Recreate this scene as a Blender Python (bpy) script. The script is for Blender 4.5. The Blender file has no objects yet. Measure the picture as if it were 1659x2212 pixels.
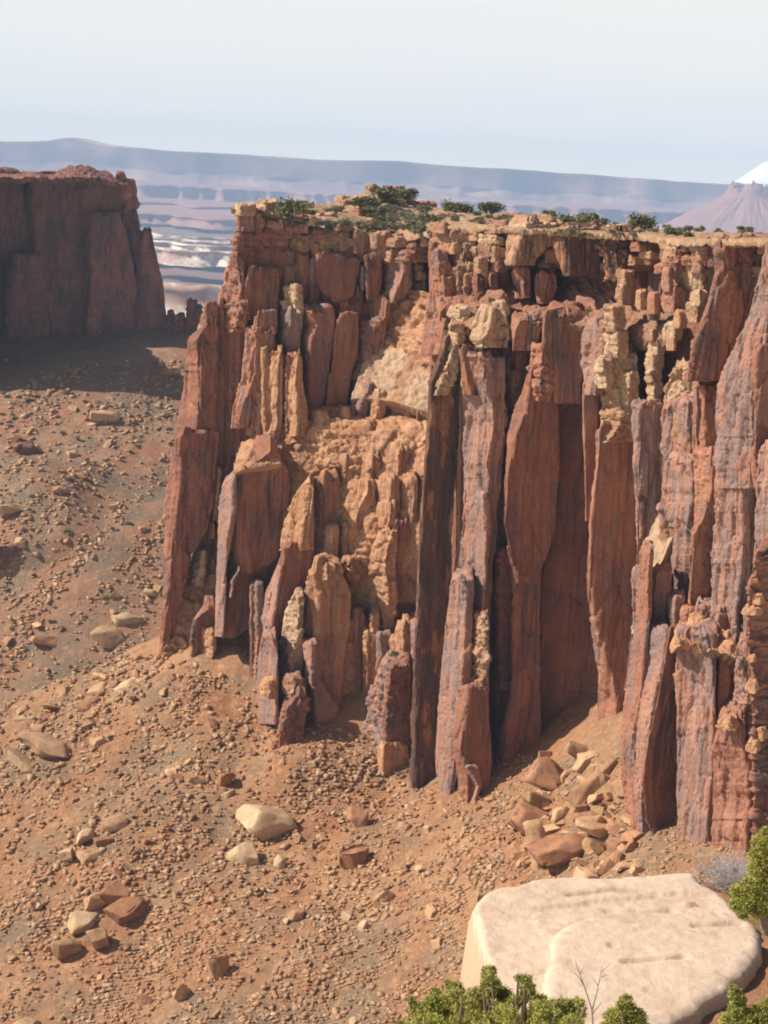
import bpy, math, random
import numpy as np
from mathutils import Vector, Matrix, Euler

# ------------------------------------------------------------------ camera, sky, sun, exposure
scene = bpy.context.scene
COL = scene.collection
F = 3508.0                      # focal length in units of the 1659 x 2212 picture grid
PITCH, ROLL = math.radians(11.85), math.radians(3.0)
cp, sp, ca, sa = math.cos(PITCH), math.sin(PITCH), math.cos(ROLL), math.sin(ROLL)
FWD = np.array([0, cp, -sp]); R0 = np.array([1.0, 0, 0]); U0 = np.array([0, sp, cp])
RGT = R0 * ca + U0 * sa
UPV = U0 * ca - R0 * sa
cam = bpy.data.cameras.new('camera'); camo = bpy.data.objects.new('camera', cam); COL.objects.link(camo)
cam.sensor_fit = 'VERTICAL'; cam.sensor_height = 24.0
cam.lens = 24.0 * F / 2212.0
cam.clip_start = 0.2; cam.clip_end = 90000
camo.matrix_world = Matrix(((RGT[0], UPV[0], -FWD[0], 0), (RGT[1], UPV[1], -FWD[1], 0), (RGT[2], UPV[2], -FWD[2], 0), (0, 0, 0, 1)))
scene.camera = camo
SUN = np.array([-0.74, -0.05, 0.67]); SUN /= np.linalg.norm(SUN)
sl = bpy.data.lights.new('sun', 'SUN'); sl.energy = 5.0; sl.angle = math.radians(0.53); sl.color = (1.0, 0.93, 0.82)
so = bpy.data.objects.new('sun', sl); COL.objects.link(so)
so.rotation_euler = Vector(SUN).to_track_quat('Z', 'Y').to_euler()
w = bpy.data.worlds.new('World'); scene.world = w; w.use_nodes = True
nt = w.node_tree; nt.nodes.clear()
N = nt.nodes.new; L = nt.links.new
out = N('ShaderNodeOutputWorld')
sky = N('ShaderNodeTexSky'); sky.sky_type = 'NISHITA'; sky.sun_disc = False
sky.sun_elevation = math.asin(SUN[2]); sky.sun_rotation = math.atan2(SUN[0], SUN[1]); sky.dust_density = 1.5
bg1 = N('ShaderNodeBackground'); bg1.inputs[1].default_value = 0.05; L(sky.outputs[0], bg1.inputs[0])
tc = N('ShaderNodeTexCoord'); sep = N('ShaderNodeSeparateXYZ'); L(tc.outputs['Generated'], sep.inputs[0])
mp = N('ShaderNodeMapping'); mp.inputs['Scale'].default_value = (1.3, 1.3, 16); mp.inputs['Rotation'].default_value = (0.02, 0.05, 0); L(tc.outputs['Generated'], mp.inputs[0])
no = N('ShaderNodeTexNoise'); no.inputs['Scale'].default_value = 1.6; no.inputs['Detail'].default_value = 5; L(mp.outputs[0], no.inputs[0])
vr = N('ShaderNodeValToRGB'); L(no.outputs[0], vr.inputs[0])
vr.color_ramp.elements[0].position = 0.33; vr.color_ramp.elements[0].color = (0.61, 0.632, 0.645, 1)
vr.color_ramp.elements[1].position = 0.55; vr.color_ramp.elements[1].color = (0.665, 0.655, 0.622, 1)
el = N('ShaderNodeMapRange'); L(sep.outputs[2], el.inputs[0])
el.inputs[1].default_value = 0.0; el.inputs[2].default_value = 0.045; el.inputs[3].default_value = 0.0; el.inputs[4].default_value = 1.0
low = N('ShaderNodeMixRGB'); L(el.outputs[0], low.inputs[0]); low.inputs[1].default_value = (0.86, 0.78, 0.60, 1); L(vr.outputs[0], low.inputs[2])
bg2 = N('ShaderNodeBackground'); bg2.inputs[1].default_value = 1.0; L(low.outputs[0], bg2.inputs[0])
fd = N('ShaderNodeMapRange'); fd.interpolation_type = 'SMOOTHSTEP'; L(sep.outputs[2], fd.inputs[0])
fd.inputs[1].default_value = 0.105; fd.inputs[2].default_value = 0.20; fd.inputs[3].default_value = 1.0; fd.inputs[4].default_value = 0.05
mx = N('ShaderNodeMixShader'); L(fd.outputs[0], mx.inputs[0]); L(bg1.outputs[0], mx.inputs[1]); L(bg2.outputs[0], mx.inputs[2]); L(mx.outputs[0], out.inputs[0])
scene.view_settings.view_transform = 'Standard'; scene.view_settings.look = 'None'
scene.view_settings.exposure = 0.52; scene.view_settings.gamma = 1.0
scene.render.engine = 'CYCLES'
scene.cycles.pixel_filter_type = 'BLACKMAN_HARRIS'; scene.cycles.filter_width = 1.9
scene.cycles.volume_bounces = 1; scene.cycles.diffuse_bounces = 2
scene.cycles.use_denoising = True

# ------------------------------------------------------------------ helpers
def P(u, v, Y):
    u = np.asarray(u, float); v = np.asarray(v, float); Y = np.asarray(Y, float)
    a = (u - 829.5) / F; b = (1106.0 - v) / F
    d = FWD + a[..., None] * RGT + b[..., None] * UPV
    return d * (Y / d[..., 1])[..., None]

def h3(x, y, z, s=0):
    n = (x.astype(np.int64) * 374761393 + y.astype(np.int64) * 668265263 + z.astype(np.int64) * 2147483647 + s * 974711) & 0xFFFFFFFF
    n = ((n ^ (n >> 13)) * 1274126177) & 0xFFFFFFFF
    n = ((n ^ (n >> 16)) * 2246822519) & 0xFFFFFFFF
    n = n ^ (n >> 15)
    return (n & 0xFFFFFF) / float(0x1000000)

def vnoise(p, s=0):
    i = np.floor(p); f = p - i; f = f * f * f * (f * (f * 6 - 15) + 10)
    i = i.astype(np.int64); r = 0
    for dx in (0, 1):
        wx = f[..., 0] if dx else 1 - f[..., 0]
        for dy in (0, 1):
            wy = f[..., 1] if dy else 1 - f[..., 1]
            for dz in (0, 1):
                wz = f[..., 2] if dz else 1 - f[..., 2]
                r = r + wx * wy * wz * h3(i[..., 0] + dx, i[..., 1] + dy, i[..., 2] + dz, s)
    return r * 2 - 1

def fbm(p, o=4, s=0, g=0.5):
    a, t, r = 1.0, 0.0, 0
    for k in range(o):
        r = r + a * vnoise(p * (2.03 ** k) + 17.3 * k, s + k); t += a; a *= g
    return r / t

def worley(p, s=0):
    """returns F1, F2, random value of the nearest cell"""
    i = np.floor(p).astype(np.int64); f = p - i
    d1 = np.full(p.shape[:-1], 9.0); d2 = d1.copy(); rid = np.zeros(p.shape[:-1]); vec = np.zeros(p.shape)
    for dx in (-1, 0, 1):
        for dy in (-1, 0, 1):
            for dz in (-1, 0, 1):
                cx, cy, cz = i[..., 0] + dx, i[..., 1] + dy, i[..., 2] + dz
                q = np.stack([dx + h3(cx, cy, cz, s + 1), dy + h3(cx, cy, cz, s + 2), dz + h3(cx, cy, cz, s + 3)], -1) - f
                d = (q * q).sum(-1)
                c = d < d1
                d2 = np.where(c, d1, np.minimum(d2, d)); rid = np.where(c, h3(cx, cy, cz, s + 4), rid); d1 = np.where(c, d, d1); vec = np.where(c[..., None], q, vec)
    # each cell is a facet with a tilt of its own
    tilt = (vec * (np.stack([(rid * 7.31) % 1, (rid * 13.7) % 1, (rid * 23.9) % 1], -1) - .5)).sum(-1)
    return np.sqrt(d1), np.sqrt(d2), rid, tilt

def sm(x, a, b):
    t = np.clip((x - a) / (b - a), 0, 1); return t * t * (3 - 2 * t)

def link(name, V, Q, mat, parent=None, smooth=False, loc=None):
    me = bpy.data.meshes.new(name)
    V = np.asarray(V, np.float32).reshape(-1, 3); Q = np.asarray(Q, np.int32); k = Q.shape[1]
    me.vertices.add(len(V)); me.vertices.foreach_set('co', V.ravel())
    me.loops.add(Q.size); me.loops.foreach_set('vertex_index', Q.ravel())
    me.polygons.add(len(Q)); me.polygons.foreach_set('loop_start', np.arange(0, Q.size, k, dtype=np.int32))
    if smooth: me.polygons.foreach_set('use_smooth', np.ones(len(Q), bool))
    me.update(calc_edges=True); me.validate()
    for m in (mat if isinstance(mat, (list, tuple)) else [mat]): me.materials.append(m)
    o = bpy.data.objects.new(name, me); COL.objects.link(o)
    if parent is not None: o.parent = parent
    if loc is not None: o.location = loc
    return o

def tag(o, label=None, cat=None, group=None, kind=None):
    if label: o['label'] = label
    if cat: o['category'] = cat
    if group: o['group'] = group
    if kind: o['kind'] = kind
    return o

def empty(name, loc=(0, 0, 0)):
    o = bpy.data.objects.new(name, None); COL.objects.link(o); o.location = loc; o.empty_display_size = 0.1
    return o

def grid_quads(n, m, wrap=False):
    i = np.arange(n - 1)[:, None]; j = np.arange(m if wrap else m - 1)[None, :]; j2 = (j + 1) % m
    return np.stack([i * m + j, (i + 1) * m + j, (i + 1) * m + j2, i * m + j2], -1).reshape(-1, 4)

# ------------------------------------------------------------------ materials
def nodes(name):
    m = bpy.data.materials.new(name); m.use_nodes = True
    t = m.node_tree; t.nodes.clear()
    o = t.nodes.new('ShaderNodeOutputMaterial'); b = t.nodes.new('ShaderNodeBsdfPrincipled')
    t.links.new(b.outputs[0], o.inputs[0]); b.inputs['Roughness'].default_value = 0.95
    b.inputs['Specular IOR Level'].default_value = 0.15
    return m, t, b

def ramp(t, src, p0, p1, c0=0.0, c1=1.0):
    r = t.nodes.new('ShaderNodeMapRange'); t.links.new(src, r.inputs[0])
    r.inputs[1].default_value = p0; r.inputs[2].default_value = p1; r.inputs[3].default_value = c0; r.inputs[4].default_value = c1
    return r.outputs[0]

def noise(t, co, scale, sc=(1, 1, 1), det=4, rough=0.55, off=0.0):
    m = t.nodes.new('ShaderNodeMapping'); m.inputs['Scale'].default_value = sc; m.inputs['Location'].default_value = (off, off * 1.3, off * 0.7)
    t.links.new(co, m.inputs[0])
    n = t.nodes.new('ShaderNodeTexNoise'); n.inputs['Scale'].default_value = scale; n.inputs['Detail'].default_value = det
    n.inputs['Roughness'].default_value = rough; t.links.new(m.outputs[0], n.inputs[0])
    return n.outputs[0]

def mix(t, f, a, b, mode='MIX'):
    m = t.nodes.new('ShaderNodeMixRGB'); m.blend_type = mode
    for s, i in ((f, 0), (a, 1), (b, 2)):
        if isinstance(s, (int, float)): m.inputs[i].default_value = s
        elif isinstance(s, tuple): m.inputs[i].default_value = s + (1,)
        else: t.links.new(s, m.inputs[i])
    return m.outputs[0]

def rock_mat(name, c1, c2, varn=None, vlo=0.5, vhi=0.62, bed=0.35, bump=0.42, k=1.0, streak=(0.5, 0.5, 0.06), tint=None, seed=0.0, rnd=False, speck=0.5, fresh=0.55, dark=0.62, crack=.45):
    """sandstone: two tones, fresh scars, varnish streaks, bedding, joints.  All the cliff materials share the same fields, so that
    stains and scars run on from one column to the next.  k = size factor (1 for the cliffs in metres)"""
    m, t, b = nodes(name)
    tcn = t.nodes.new('ShaderNodeTexCoord'); co = tcn.outputs['Object']
    if rnd:
        oi = t.nodes.new('ShaderNodeObjectInfo'); ad = t.nodes.new('ShaderNodeVectorMath'); ad.operation = 'ADD'
        sc = t.nodes.new('ShaderNodeVectorMath'); sc.operation = 'SCALE'; sc.inputs[0].default_value = (40, 30, 50); t.links.new(oi.outputs['Random'], sc.inputs['Scale'])
        t.links.new(co, ad.inputs[0]); t.links.new(sc.outputs[0], ad.inputs[1]); co = ad.outputs[0]
    col = mix(t, ramp(t, noise(t, co, 0.14 * k, det=7, rough=.65), 0.38, 0.62), c1, c2)
    sc_ = noise(t, co, 0.22 * k, (1, 1, .45), 9, .68, 11)
    col = mix(t, ramp(t, sc_, .53, .57, 0, fresh), col, tuple(min(.75, x * y) for x, y in zip(c1, (1.20, 1.24, 1.24))))
    if tint:
        col = mix(t, ramp(t, noise(t, co, 0.16 * k, (1, 1, .5), 8, .65, 31), .44, .52, 0, .85), col, tint)
    if varn:
        col = mix(t, ramp(t, noise(t, co, .34 * k, (1, 1, .3), 9, .66, 7), vlo, vlo + .05, 0, .72), col, varn)
    if dark:
        col = mix(t, ramp(t, noise(t, co, 0.6 * k, streak, 7, .6, 17), dark, dark + .06, 0, .75), col, (.085, .06, .055))
    n2 = noise(t, co, 0.9 * k, (0.1, 0.1, 1.0), 7, 0.68, 3)
    col = mix(t, ramp(t, n2, 0.34, 0.56, bed, 0.0), col, tuple(x * .55 for x in c1))
    n4 = noise(t, co, 2.2 * k, (1, 1, 1), 8, 0.72, 5)
    col = mix(t, speck, col, mix(t, ramp(t, n4, 0.3, 0.7), (0.40, 0.38, 0.36), (1.0, 0.98, 0.95)), 'MULTIPLY')
    if rnd:
        col = mix(t, 1.0, col, mix(t, oi.outputs['Random'], (0.72, 0.68, 0.64), (1.18, 1.2, 1.22)), 'MULTIPLY')
    t.links.new(col, b.inputs['Base Color'])
    mpv = t.nodes.new('ShaderNodeMapping'); mpv.inputs['Scale'].default_value = (1, 1, .42); t.links.new(co, mpv.inputs[0])
    wv = t.nodes.new('ShaderNodeMixRGB'); wv.inputs[0].default_value = .25
    nn = t.nodes.new('ShaderNodeTexNoise'); nn.inputs['Scale'].default_value = .8 * k; t.links.new(co, nn.inputs[0]); t.links.new(mpv.outputs[0], wv.inputs[1])
    mad = t.nodes.new('ShaderNodeVectorMath'); mad.operation = 'MULTIPLY_ADD'; t.links.new(nn.outputs[1], mad.inputs[0]); mad.inputs[1].default_value = (1.6 / k,) * 3; t.links.new(mpv.outputs[0], mad.inputs[2])
    vo = t.nodes.new('ShaderNodeTexVoronoi'); vo.feature = 'DISTANCE_TO_EDGE'; vo.inputs['Scale'].default_value = .62 * k; t.links.new(mad.outputs[0], vo.inputs['Vector'])
    cr = ramp(t, vo.outputs['Distance'], 0.0, .06, 0, crack)
    h1 = t.nodes.new('ShaderNodeMath'); h1.operation = 'MULTIPLY_ADD'; t.links.new(n2, h1.inputs[0]); h1.inputs[1].default_value = .5 * bed; t.links.new(n4, h1.inputs[2])
    h2 = t.nodes.new('ShaderNodeMath'); h2.operation = 'ADD'; t.links.new(h1.outputs[0], h2.inputs[0]); t.links.new(cr, h2.inputs[1])
    bp = t.nodes.new('ShaderNodeBump'); bp.inputs['Strength'].default_value = bump; bp.inputs['Distance'].default_value = 0.6 / k
    t.links.new(h2.outputs[0], bp.inputs['Height']); t.links.new(bp.outputs[0], b.inputs['Normal'])
    return m

LAV = (0.255, 0.185, 0.175)
M = {}
M['red'] = rock_mat('sandstone_red', (0.405, 0.185, 0.115), (0.325, 0.15, 0.10), LAV, .54, bed=.12)
M['lav'] = rock_mat('sandstone_varnished', (0.41, 0.215, 0.15), (0.35, 0.18, 0.125), LAV, .47, bed=.06)
M['tan'] = rock_mat('sandstone_tan', (0.52, 0.285, 0.16), (0.435, 0.215, 0.122), (0.33, 0.2, 0.15), .57, bed=.35)
M['cream'] = rock_mat('sandstone_bleached', (0.56, 0.385, 0.25), (0.47, 0.28, 0.165), (0.36, 0.22, 0.15), .55, bed=.35, dark=.66)
M['dark'] = rock_mat('sandstone_dark_streaks', (0.40, 0.18, 0.09), (0.33, 0.14, 0.075), (.045, .038, .044), .435, bed=.1, streak=(0.3, 0.3, 0.07), dark=.55, fresh=.4)
M['brown'] = rock_mat('sandstone_shade_brown', (0.355, 0.155, 0.095), (0.275, 0.12, 0.082), (.18, .12, .115), .52, bed=.2, fresh=.4, dark=.60)  # darker tone mostly for shaded columns; part of their shade is in the colour
M['cap'] = rock_mat('cap_sandstone', (0.46, 0.27, 0.165), (0.37, 0.19, 0.12), (.24, .14, .105), .53, bed=.5)
M['bleach'] = rock_mat('sandstone_pale_head', (0.43, 0.235, 0.135), (0.38, 0.2, 0.12), LAV, .58, tint=(0.55, 0.385, 0.25), bed=.3)
M['boulder'] = rock_mat('boulder_sandstone', (0.56, 0.35, 0.20), (0.46, 0.26, 0.145), (0.3, 0.18, 0.13), .57, k=2.0, rnd=True, dark=.68)
M['boulder_pale'] = rock_mat('boulder_pale_sandstone', (0.57, 0.405, 0.255), (0.48, 0.31, 0.18), (.4, .27, .18), .58, k=2.0, rnd=True, dark=.7)
M['boulder_red'] = rock_mat('boulder_red_sandstone', (0.46, 0.23, 0.125), (0.38, 0.18, 0.10), (0.26, 0.15, 0.11), .53, k=2.0, rnd=True)
# ------------------------------------------------------------------ rock builders
REG = {'U': (0, 0, 1, 1), 'R1': (0, 274.3, .3306, .3306), 'R2': (438.9, 384, .3307, .3307), 'R3': (932.5, 329.1, .4378, .4378),
       'R4': (301.7, 822.9, .3968, .3968), 'R5': (822.9, 822.9, .4463, .4463), 'R6': (1206.9, 932.6, .4462, .4462),
       'R7': (0, 1426, .5291, .5291), 'R8': (822.9, 1591, .5039, .5039), 'RA': (493.7, 384, .2976, .2976), 'RB': (932.5, 466.3, .2976, .2976),
       'RC': (1069.8, 1563.6, .2315, .2315), 'RD': (0, 713.3, .3472, .3472)}

STY = {  # big wobble, block size (xy, z), block step, joint depth, bedding, fine
    'smooth': (0.40, 5.0, 13.0, 0.30, 0.10, 0.03, 0.05),
    'face':   (0.50, 3.2, 8.0, 0.60, 0.20, 0.04, 0.07),
    'rough':  (0.60, 2.0, 3.2, 0.95, 0.35, 0.10, 0.12),
    'bed':    (0.50, 3.0, 1.3, 0.55, 0.22, 0.45, 0.12),
    'rubble': (0.90, 2.4, 2.0, 1.25, 0.30, 0.20, 0.16),
    'slick':  (1.20, 4.6, 5.0, 0.90, 0.20, 0.22, 0.12),
    'scar':   (0.45, 2.4, 9.0, 0.50, 0.12, 0.0, 0.06),
}

def rock_disp(p, sty, k=1.0, seed=0):
    bw, bs, bz, st, jt, bd, fn = STY[sty]
    wr = p + 0.3 * np.stack([fbm(p * 0.5 / k, 2, seed + 91), fbm(p * 0.5 / k, 2, seed + 92), fbm(p * 0.5 / k, 2, seed + 93)], -1)
    d = bw * fbm(p * np.array([.11, .11, .05]) / k, 3, seed + 1)
    f1, f2, r, tl = worley(wr / np.array([bs, bs, bz]) / k, seed + 20)
    d = d + st * (.7 * (r - 0.5) + 1.5 * tl) - jt * (1 - sm(f2 - f1, 0.0, 0.14))
    f1, f2, r, tl = worley((wr + .5 * np.stack([fbm(p * .8 / k, 2, seed + 61), fbm(p * .8 / k, 2, seed + 62), 2.2 * fbm(p * .5 / k, 2, seed + 63)], -1)) / np.array([bs * .45, bs * .45, bz * .6]) / k, seed + 30)
    if sty in ('scar', 'smooth', 'face'):      # upright joints and flutes
        v1 = fbm(p * np.array([.42, .42, .022]) / k, 3, seed + 41); v2 = fbm(p * np.array([1.1, 1.1, .05]) / k, 3, seed + 42)
        d = d - (.5 if sty != 'smooth' else .3) * (1 - sm(np.abs(v1), 0, .07)) + .35 * v1 - .16 * (1 - sm(np.abs(v2), 0, .09)) + .22 * v2
    d = d + 0.4 * st * (.7 * (r - 0.5) + 1.6 * tl) - 0.35 * jt * (1 - sm(f2 - f1, 0.0, 0.16))
    if bd:
        zz = p[..., 2] + 0.4 * fbm(p * .12, 2, seed + 5)
        q = np.stack([p[..., 0] * .05, p[..., 1] * .05, zz * .8], -1)
        d = d + bd * (np.abs(fbm(q, 3, seed + 6)) * 2.2 - .5)
    f1, f2, r, tl = worley(wr / np.array([.75, .75, 1.3 if sty in ('rough', 'bed', 'rubble', 'slick') else 6.5]) / k, seed + 50)
    d = d + (.10 + .12 * st) * (.5 * (r - .5) + (1.8 if sty in ('rough', 'bed', 'rubble', 'slick') else .8) * tl)
    d = d + fn * fbm(p * 1.3, 4, seed + 9, 0.6)
    return d * k

SEED = [0]
def column(name, R, rows, Y, mat, sty='face', kl=1.0, kr=0.5, back=7.0, res=2.1, dome=0.6, k=1.0, jit=1.0, round_top=0.0, parent=None, amp=1.0, rm=0.035):
    """free-standing rock mass: rows of (v, left, arris, right) in picture units at distance Y; the arris splits a left and a right face"""
    SEED[0] += 7; sd = SEED[0]
    x0, y0, sx, sy = REG[R]
    A = np.array(rows, float); v = y0 + A[:, 0] * sy; ul = x0 + A[:, 1] * sx; um = x0 + A[:, 2] * sx; ur = x0 + A[:, 3] * sx
    Yr = np.full(len(v), Y, float) if np.isscalar(Y) else np.interp(np.linspace(0, 1, len(v)), np.linspace(0, 1, len(Y)), Y)
    nv = max(5, int((v[-1] - v[0]) / res) + 1)
    vv = np.linspace(v[0], v[-1], nv)
    ul, um, ur, Yr = (np.interp(vv, v, q) for q in (ul, um, ur, Yr))
    wd = float(np.mean(ur - ul))
    def wig(s, f): return fbm(np.stack([vv * f, np.full(nv, sd * 3.7 + s), np.zeros(nv)], -1), 4, s)
    jl = min(3.2, wd * .05) * jit
    ul = ul + 1.2 * jl * wig(1, .013) + .18 * jl * wig(11, .07); ur = ur + 1.2 * jl * wig(2, .013) + .3 * jl * wig(12, .07)
    def notch(s, L_):    # blocks broken out of an edge: steps of random length
        g = np.floor(vv / L_ + 3 * fbm(np.stack([vv / L_ * .4, np.full(nv, sd + s), np.zeros(nv)], -1), 2, s)); return h3(g, g * 0 + sd, g * 0 + s, 3) - .5
    ul = ul + .6 * jl * (notch(5, 60) + .25 * notch(6, 16)); ur = ur + .8 * jl * (notch(7, 45) + .4 * notch(8, 13))
    ja = np.minimum(8.0, 0.5 * np.minimum(um - ul, ur - um)) * jit
    um = um + ja * (1.1 * wig(3, .011) + .12 * wig(4, .06) + .4 * notch(9, 70) + .06 * notch(10, 16))
    um = np.clip(um, ul + .5, ur - .5)
    if round_top:
        t = np.clip((vv - vv[0]) / round_top, 0, 1); s = np.sqrt(1 - (1 - t) ** 2) * .8 + .2
        c = .5 * (ul + ur); ul = c + (ul - c) * s; ur = c + (ur - c) * s; um = c + (um - c) * s
    mpu = float(np.mean(Yr)) / F
    n1 = int(np.clip(np.mean(um - ul) / res * 1.6, 4, 90)); n2 = int(np.clip(np.mean(ur - um) / res * 1.15, 4, 120)); nb = max(3, int(back / mpu / res / 4))
    kl = kl * 1.5
    Mp = P(um, vv, Yr); Lp = P(ul, vv, Yr + kl * (um - ul) * Yr / F); Rp = P(ur, vv, Yr + kr * (ur - um) * Yr / F)
    zb = back
    LB = P(ul + .2 * (ur - ul), vv, Lp[:, 1] + zb); LB[:, 2] = Lp[:, 2]
    RB = P(ur - .1 * (ur - ul), vv, Rp[:, 1] + zb); RB[:, 2] = Rp[:, 2]
    def seg(a, b, n): t = (np.arange(n) / n)[None, :, None]; return a[:, None] * (1 - t) + b[:, None] * t
    ring = np.concatenate([seg(LB, Lp, nb), seg(Lp, Mp, n1), seg(Mp, Rp, n2), seg(Rp, RB, nb), seg(RB, LB, 3)], 1)
    # round the arris a little in plan
    kk = max(1, int(rm * min(n1, n2)))
    rr = ring.copy()
    for _ in range(2):
        acc = np.zeros_like(rr)
        for s in range(-kk, kk + 1): acc += np.roll(rr, s, 1)
        acc /= (2 * kk + 1)
        rr[:, nb + 1:nb + n1 + n2 - 1] = acc[:, nb + 1:nb + n1 + n2 - 1]
    ring = rr
    tu = np.roll(ring, -2, 1) - np.roll(ring, 2, 1); tv = np.gradient(ring, axis=0) if nv > 2 else np.zeros_like(ring)
    nrm = np.cross(tu, -tv); nrm[..., 2] *= 0.3
    nrm /= np.linalg.norm(nrm, axis=-1, keepdims=True) + 1e-9
    if nrm[nv // 2, nb + n1, 1] > 0: nrm = -nrm
    q = ring + np.array([sd * 13.1, sd * 7.7, 0])
    a = np.ones(ring.shape[:2]); a[:, :nb] = .3; a[:, -nb - 3:] = .3
    kk2 = k * min(1.0, max(.35, wd * mpu / 5.0))
    ring = ring + nrm * (rock_disp(q, sty, kk2, sd % 13) * a * amp)[..., None]
    f1, f2, r, tl = worley(ring[0] / (1.5 * kk2 + .4) * np.array([1, 1, .3]), sd % 31)
    ring[0, :, 2] += 1.1 * kk2 * (r - .5) + .5 * kk2 * tl
    cen = ring.mean(1, keepdims=True)
    caps = []
    c0 = cen[0]; r0 = ring[0]
    top = []
    for f_, h_ in ((.97, .45), (.86, .8), (.6, 1.0), (.3, 1.05), (.02, 1.05)):
        pt = c0 + (r0 - c0) * f_; pt = pt.copy(); f1, f2, r, tl = worley(pt / (1.5 * kk2 + .4) * np.array([1, 1, .3]), sd % 31)
        pt[:, 2] += dome * h_ + (1.1 * kk2 * (r - .5) if .1 < f_ < .95 else 0)
        top.append(pt)
    bot = [cen[-1] + (ring[-1] - cen[-1]) * .02]
    V = np.concatenate([np.stack(top[::-1]), ring, np.stack(bot)], 0)
    o = link(name, V.reshape(-1, 3), grid_quads(V.shape[0], V.shape[1], True), mat, parent)
    return o

def blk(name, R, x0, y0, x1, y1, Y, mat, fr=.3, inset=.12, sty='rough', parent=None, kl=1.0, kr=.5, back=None, **kw):
    """one rounded block with a lit left face of share fr"""
    w_, h_ = x1 - x0, y1 - y0
    i = inset * min(w_, h_ * 1.5)
    rows = [(y0, x0 + i * .7, x0 + w_ * fr, x1 - i * .5), (y0 + h_ * .18, x0 + i * .3, x0 + w_ * fr, x1 - i * .25), (y0 + h_ * .6, x0, x0 + w_ * fr, x1), (y1, x0 + i, x0 + w_ * fr, x1 - i)]
    s = REG[R][2]
    return column(name, R, rows, Y, mat, sty, kl, kr, back=back or max(1.2, w_ * s * Y / F * .8), parent=parent, dome=kw.pop('dome', h_ * s * Y / F * .12), res=kw.pop('res', 2.2), k=kw.pop('k', .6), **kw)

def patch(name, R, cps, mat, sty='rubble', res=2.2, k=1.0, parent=None, amp=1.0, thick=3.0, smooth=False):
    """rock surface through a net of (u, v, Y) control points, closed behind by a skirt"""
    SEED[0] += 7; sd = SEED[0]
    x0, y0, sx, sy = REG[R]
    C = np.array(cps, float); C = C.copy(); C[..., 0] = x0 + C[..., 0] * sx; C[..., 1] = y0 + C[..., 1] * sy
    W = P(C[..., 0], C[..., 1], C[..., 2])
    nr, nc = C.shape[:2]
    hu = np.linalg.norm(np.diff(C[..., :2], axis=1), axis=-1).sum(1).max(); hv = max(np.linalg.norm(np.diff(W, axis=0), axis=-1).sum(0).max() / (C[..., 2].mean() / F) * .7, np.linalg.norm(np.diff(C[..., :2], axis=0), axis=-1).sum(0).max())
    n, m = int(max(6, min(420, hv / res))), int(max(6, min(420, hu / res)))
    def resamp(A, n, ax):
        k0 = A.shape[ax]; t = np.linspace(0, k0 - 1, n); i = np.clip(np.floor(t).astype(int), 0, k0 - 2); f = t - i
        sh = [1] * A.ndim; sh[ax] = n; f = f.reshape(sh)
        if k0 > 2:   # Catmull-Rom
            g = lambda d: np.take(A, np.clip(i + d, 0, k0 - 1), ax)
            a, b, c, d = g(-1), g(0), g(1), g(2)
            return .5 * ((2 * b) + (c - a) * f + (2 * a - 5 * b + 4 * c - d) * f ** 2 + (3 * b - a - 3 * c + d) * f ** 3)
        return np.take(A, i, ax) * (1 - f) + np.take(A, i + 1, ax) * f
    S = resamp(resamp(W, n, 0), m, 1)
    du = np.gradient(S, axis=1); dv = np.gradient(S, axis=0)
    nr_ = np.cross(du, dv); nr_ /= np.linalg.norm(nr_, axis=-1, keepdims=True) + 1e-9
    if (nr_ * -S).sum(-1).mean() < 0: nr_ = -nr_
    S = S + nr_ * (amp * rock_disp(S + sd * 3.3, sty, k, sd % 17))[..., None]
    back = S.copy(); back += np.array([0, thick, -thick * .6])
    e = lambda X: np.concatenate([X[0, :], X[1:, -1], X[-1, -2::-1], X[-2:0:-1, 0]], 0)
    idx = np.arange(n * m).reshape(n, m); ed = e(idx[..., None])[:, 0]
    Vb = e(back); nb = len(ed)
    Q = grid_quads(n, m); j = np.arange(nb); j2 = (j + 1) % nb
    Q2 = np.stack([ed[j], ed[j2], n * m + j2, n * m + j], -1)
    return link(name, np.concatenate([S.reshape(-1, 3), Vb]), np.concatenate([Q, Q2]), mat, parent, smooth)

# faceted boulders: an icosphere cut by random planes
import bmesh
def ico(sub):
    bm = bmesh.new(); bmesh.ops.create_icosphere(bm, subdivisions=sub, radius=1)
    V = np.array([v.co[:] for v in bm.verts]); T = np.array([[v.index for v in f.verts] for f in bm.faces]); bm.free()
    return V, T
ICO = {s: ico(s) for s in (1, 2, 3, 4)}
def boulder_verts(seed, sub=3, dims=(1, 1, 1), ncut=9, rough=.05):
    r = np.random.RandomState(seed); V, T = ICO[sub]; p = V.copy() * 1.25
    for _ in range(ncut):
        n = r.normal(size=3); n /= np.linalg.norm(n); d = r.uniform(.42, .9)
        p = p - np.maximum(0, p @ n - d)[:, None] * n
    for n in np.eye(3):       # slabby sides
        for s in (-1, 1):
            m = n * s + r.normal(size=3) * .16; m /= np.linalg.norm(m)
            p = p - np.maximum(0, p @ m - r.uniform(.62, .85))[:, None] * m
    p = p * np.array(dims)
    p = p + (rough * fbm(p * 2.1 + seed, 4, seed % 50))[:, None] * V
    return p, T

def rot(rx, ry, rz): return np.array(Euler((rx, ry, rz)).to_matrix())

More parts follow.
